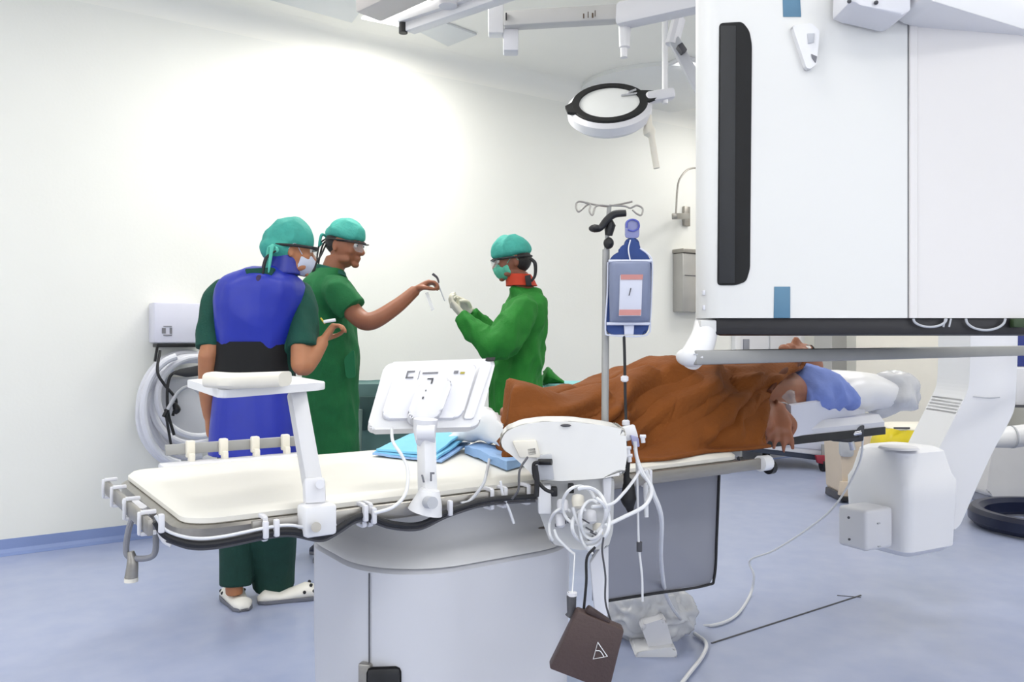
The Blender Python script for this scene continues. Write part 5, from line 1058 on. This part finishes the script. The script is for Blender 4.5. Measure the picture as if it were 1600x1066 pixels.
# beige cabinet/stand behind the patient's head
t = thing('beige_stand', 'slim beige equipment stand under the head end with grey fittings', 'stand', PZ(1318, 780, 0))
bm = B(); slab(bm, [(1312, 672), (1362, 668), (1354, 760), (1346, 776), (1317, 774)], 5.7, .3, .01, .03); q_ = obj('column', bm, BEIGE, t)
bm = B(); slab(bm, [(1315, 772), (1352, 772), (1354, 784.5), (1314, 784.5)], 5.69, .3, .01); obj('foot', bm, mat('stand foot', '#4a4a50', .5), t)
bm = B(); slab(bm, [(1313, 690), (1335, 688), (1334, 714), (1314, 714)], 5.67, .03, .004, .02); obj('grey_fitting', bm, LGREY, t)
bm = B(); slab(bm, [(1314, 753), (1330, 753), (1328, 778), (1311, 774)], 5.67, .03, .004); obj('lower_fitting', bm, BEIGE, t)
bm = B(); slab(bm, [(1314, 777), (1331, 777), (1331, 784), (1314, 784)], 5.64, .05, .004); obj('caster', bm, BLACK, t)
t = thing('head_clamp', 'dark clamp mechanism fixed under the head end of the table', 'clamp', P(1335, 690, 2.85))
bm = B(); slab(bm, [(1296, 680), (1352, 664), (1350, 690), (1330, 692), (1300, 690)], 2.85, .06, .006); obj('clamp_body', bm, mat('clamp dark', '#3c3d42', .4, metal=.3), t)
bm = B(); cyl(bm, P(1325, 680, 2.84), P(1345, 676, 2.84), .008); cyl(bm, P(1330, 690, 2.84), P(1333, 703, 2.84), .01); obj('lever', bm, CHROME, t)
# white transport trolley at the far wall
t = thing('transport_trolley', 'white transport trolley with small casters at the far wall', 'trolley', PZ(1220, 735, 0))
YT = 7.1
bm = B(); slab(bm, [(1150, 655), (1296, 668), (1296, 708), (1280, 712), (1180, 700), (1150, 694)], YT, .5, .01); obj('cabinet', bm, WHITE2, t)
bm = B(); slab(bm, [(1192, 668), (1288, 672), (1288, 704), (1192, 694)], YT-.012, .01, .003); obj('side_panel', bm, mat('trolley panel', '#cdd0dc', .4), t)
bm = B(); slab(bm, [(1150, 696), (1296, 712), (1296, 722), (1150, 703)], YT+.02, .4, .005); obj('under_shade', bm, mat('dark slate shade', '#39404f', .5), t)  # dark shade under the trolley, built as a slate coloured slab
for x, Yc in ((1157, 7.1), (1197, 7.45), (1286, 7.05)):
    q = P(x, 700, Yc); bm = B(); cyl(bm, Vector((q.x, q.y, .06))-Cd(.018, 0), Vector((q.x, q.y, .06))+Cd(.018, 0), .06, seg=20); w_ = obj('caster', bm, BLACKR, t)
    bm = B(); cyl(bm, Vector((q.x, q.y, .06)), Vector((q.x, q.y, P(x, 700, Yc).z+.03)), .015); obj('caster_stem', bm, ALU, w_)
bm = B(); slab(bm, [(1275, 712), (1292, 712), (1290, 726), (1278, 724)], 7.0, .04, .004); obj('brake_lever', bm, mat('red brake', '#8e2636', .5), t)
# ------------------------------------------------------------------ draped instrument trolleys between the persons
t = thing('instrument_trolley', 'instrument trolley under a grey green drape between the two standing persons in green', 'trolley', PZ(590, 830, 0))
c0_, c1_ = P(556, 592, 4.3), P(640, 598, 4.5)
bm = B()
loft(bm, [(P(603, 600, 4.95), Cd(.235, 0), Cd(0, .25)), (P(603, 603, 4.95), Cd(.25, 0), Cd(0, .265)), (P(603, 680, 4.95), Cd(.26, 0), Cd(0, .28)), (P(603, 770, 4.95), Cd(.255, 0), Cd(0, .28))], n=48, pw=.45); obj('drape', bm, DRAPEG, t, post=fold(.008, (7, 7, 1), 51), ang=50)
bm = B(); slab(bm, [(562, 620), (600, 620), (600, 672), (562, 672)], 4.66, .03, .004); obj('dark_shelf', bm, mat('dark teal shelf', '#35504f', .6), t)  # plain dark teal board at the front of the drape
for x in (560, 650):
    bm = B(); cyl(bm, P(x, 740, 4.9), Vector((P(x, 740, 4.9).x, P(x, 740, 4.9).y, .04)), .014); ball(bm, Vector((P(x, 740, 4.9).x, P(x, 740, 4.9).y, .035)), .035); obj('leg', bm, CHROME, t)
bm = B(); cyl(bm, P(561, 640, 4.62), P(559, 710, 4.62), .02); obj('steel_post', bm, mat('translucent post', '#8fa39b', .3, metal=.3), t)
t = thing('instrument_table', 'aqua draped instrument table behind the lying person, next to the green gown', 'table', PZ(890, 820, 0))
bm = B(); loft(bm, [(P(902, 680, 4.65), Cd(.21, 0), Cd(0, .20)), (P(902, 640, 4.65), Cd(.20, 0), Cd(0, .20)), (P(902, 603, 4.65), Cd(.195, 0), Cd(0, .19)), (P(902, 598, 4.65), Cd(.185, 0), Cd(0, .18))], n=48, pw=.5); obj('drape', bm, CYAN, t, post=fold(.006, (8, 8, 2), 55), ang=50)
for x in (865, 940):
    bm = B(); cyl(bm, P(x, 660, 4.65), Vector((P(x, 660, 4.65).x, P(x, 660, 4.65).y, 0)), .014); obj('leg', bm, CHROME, t)
bm = B(); loft(bm, [(P(848, 591, 4.6), Cd(0, .10), Vector((0, 0, .035))), (P(856, 588, 4.6), Cd(0, .12), Vector((0, 0, .05))), (P(868, 592, 4.6), Cd(0, .10), Vector((0, 0, .02))), (P(880, 597, 4.6), Cd(0, .06), Vector((0, 0, .006)))], n=28, pw=.9); obj('green_cloth', bm, BGREEN, label='bright green folded cloth on the aqua instrument table', cat='cloth', post=fold(.012, (14, 14, 14), 61))
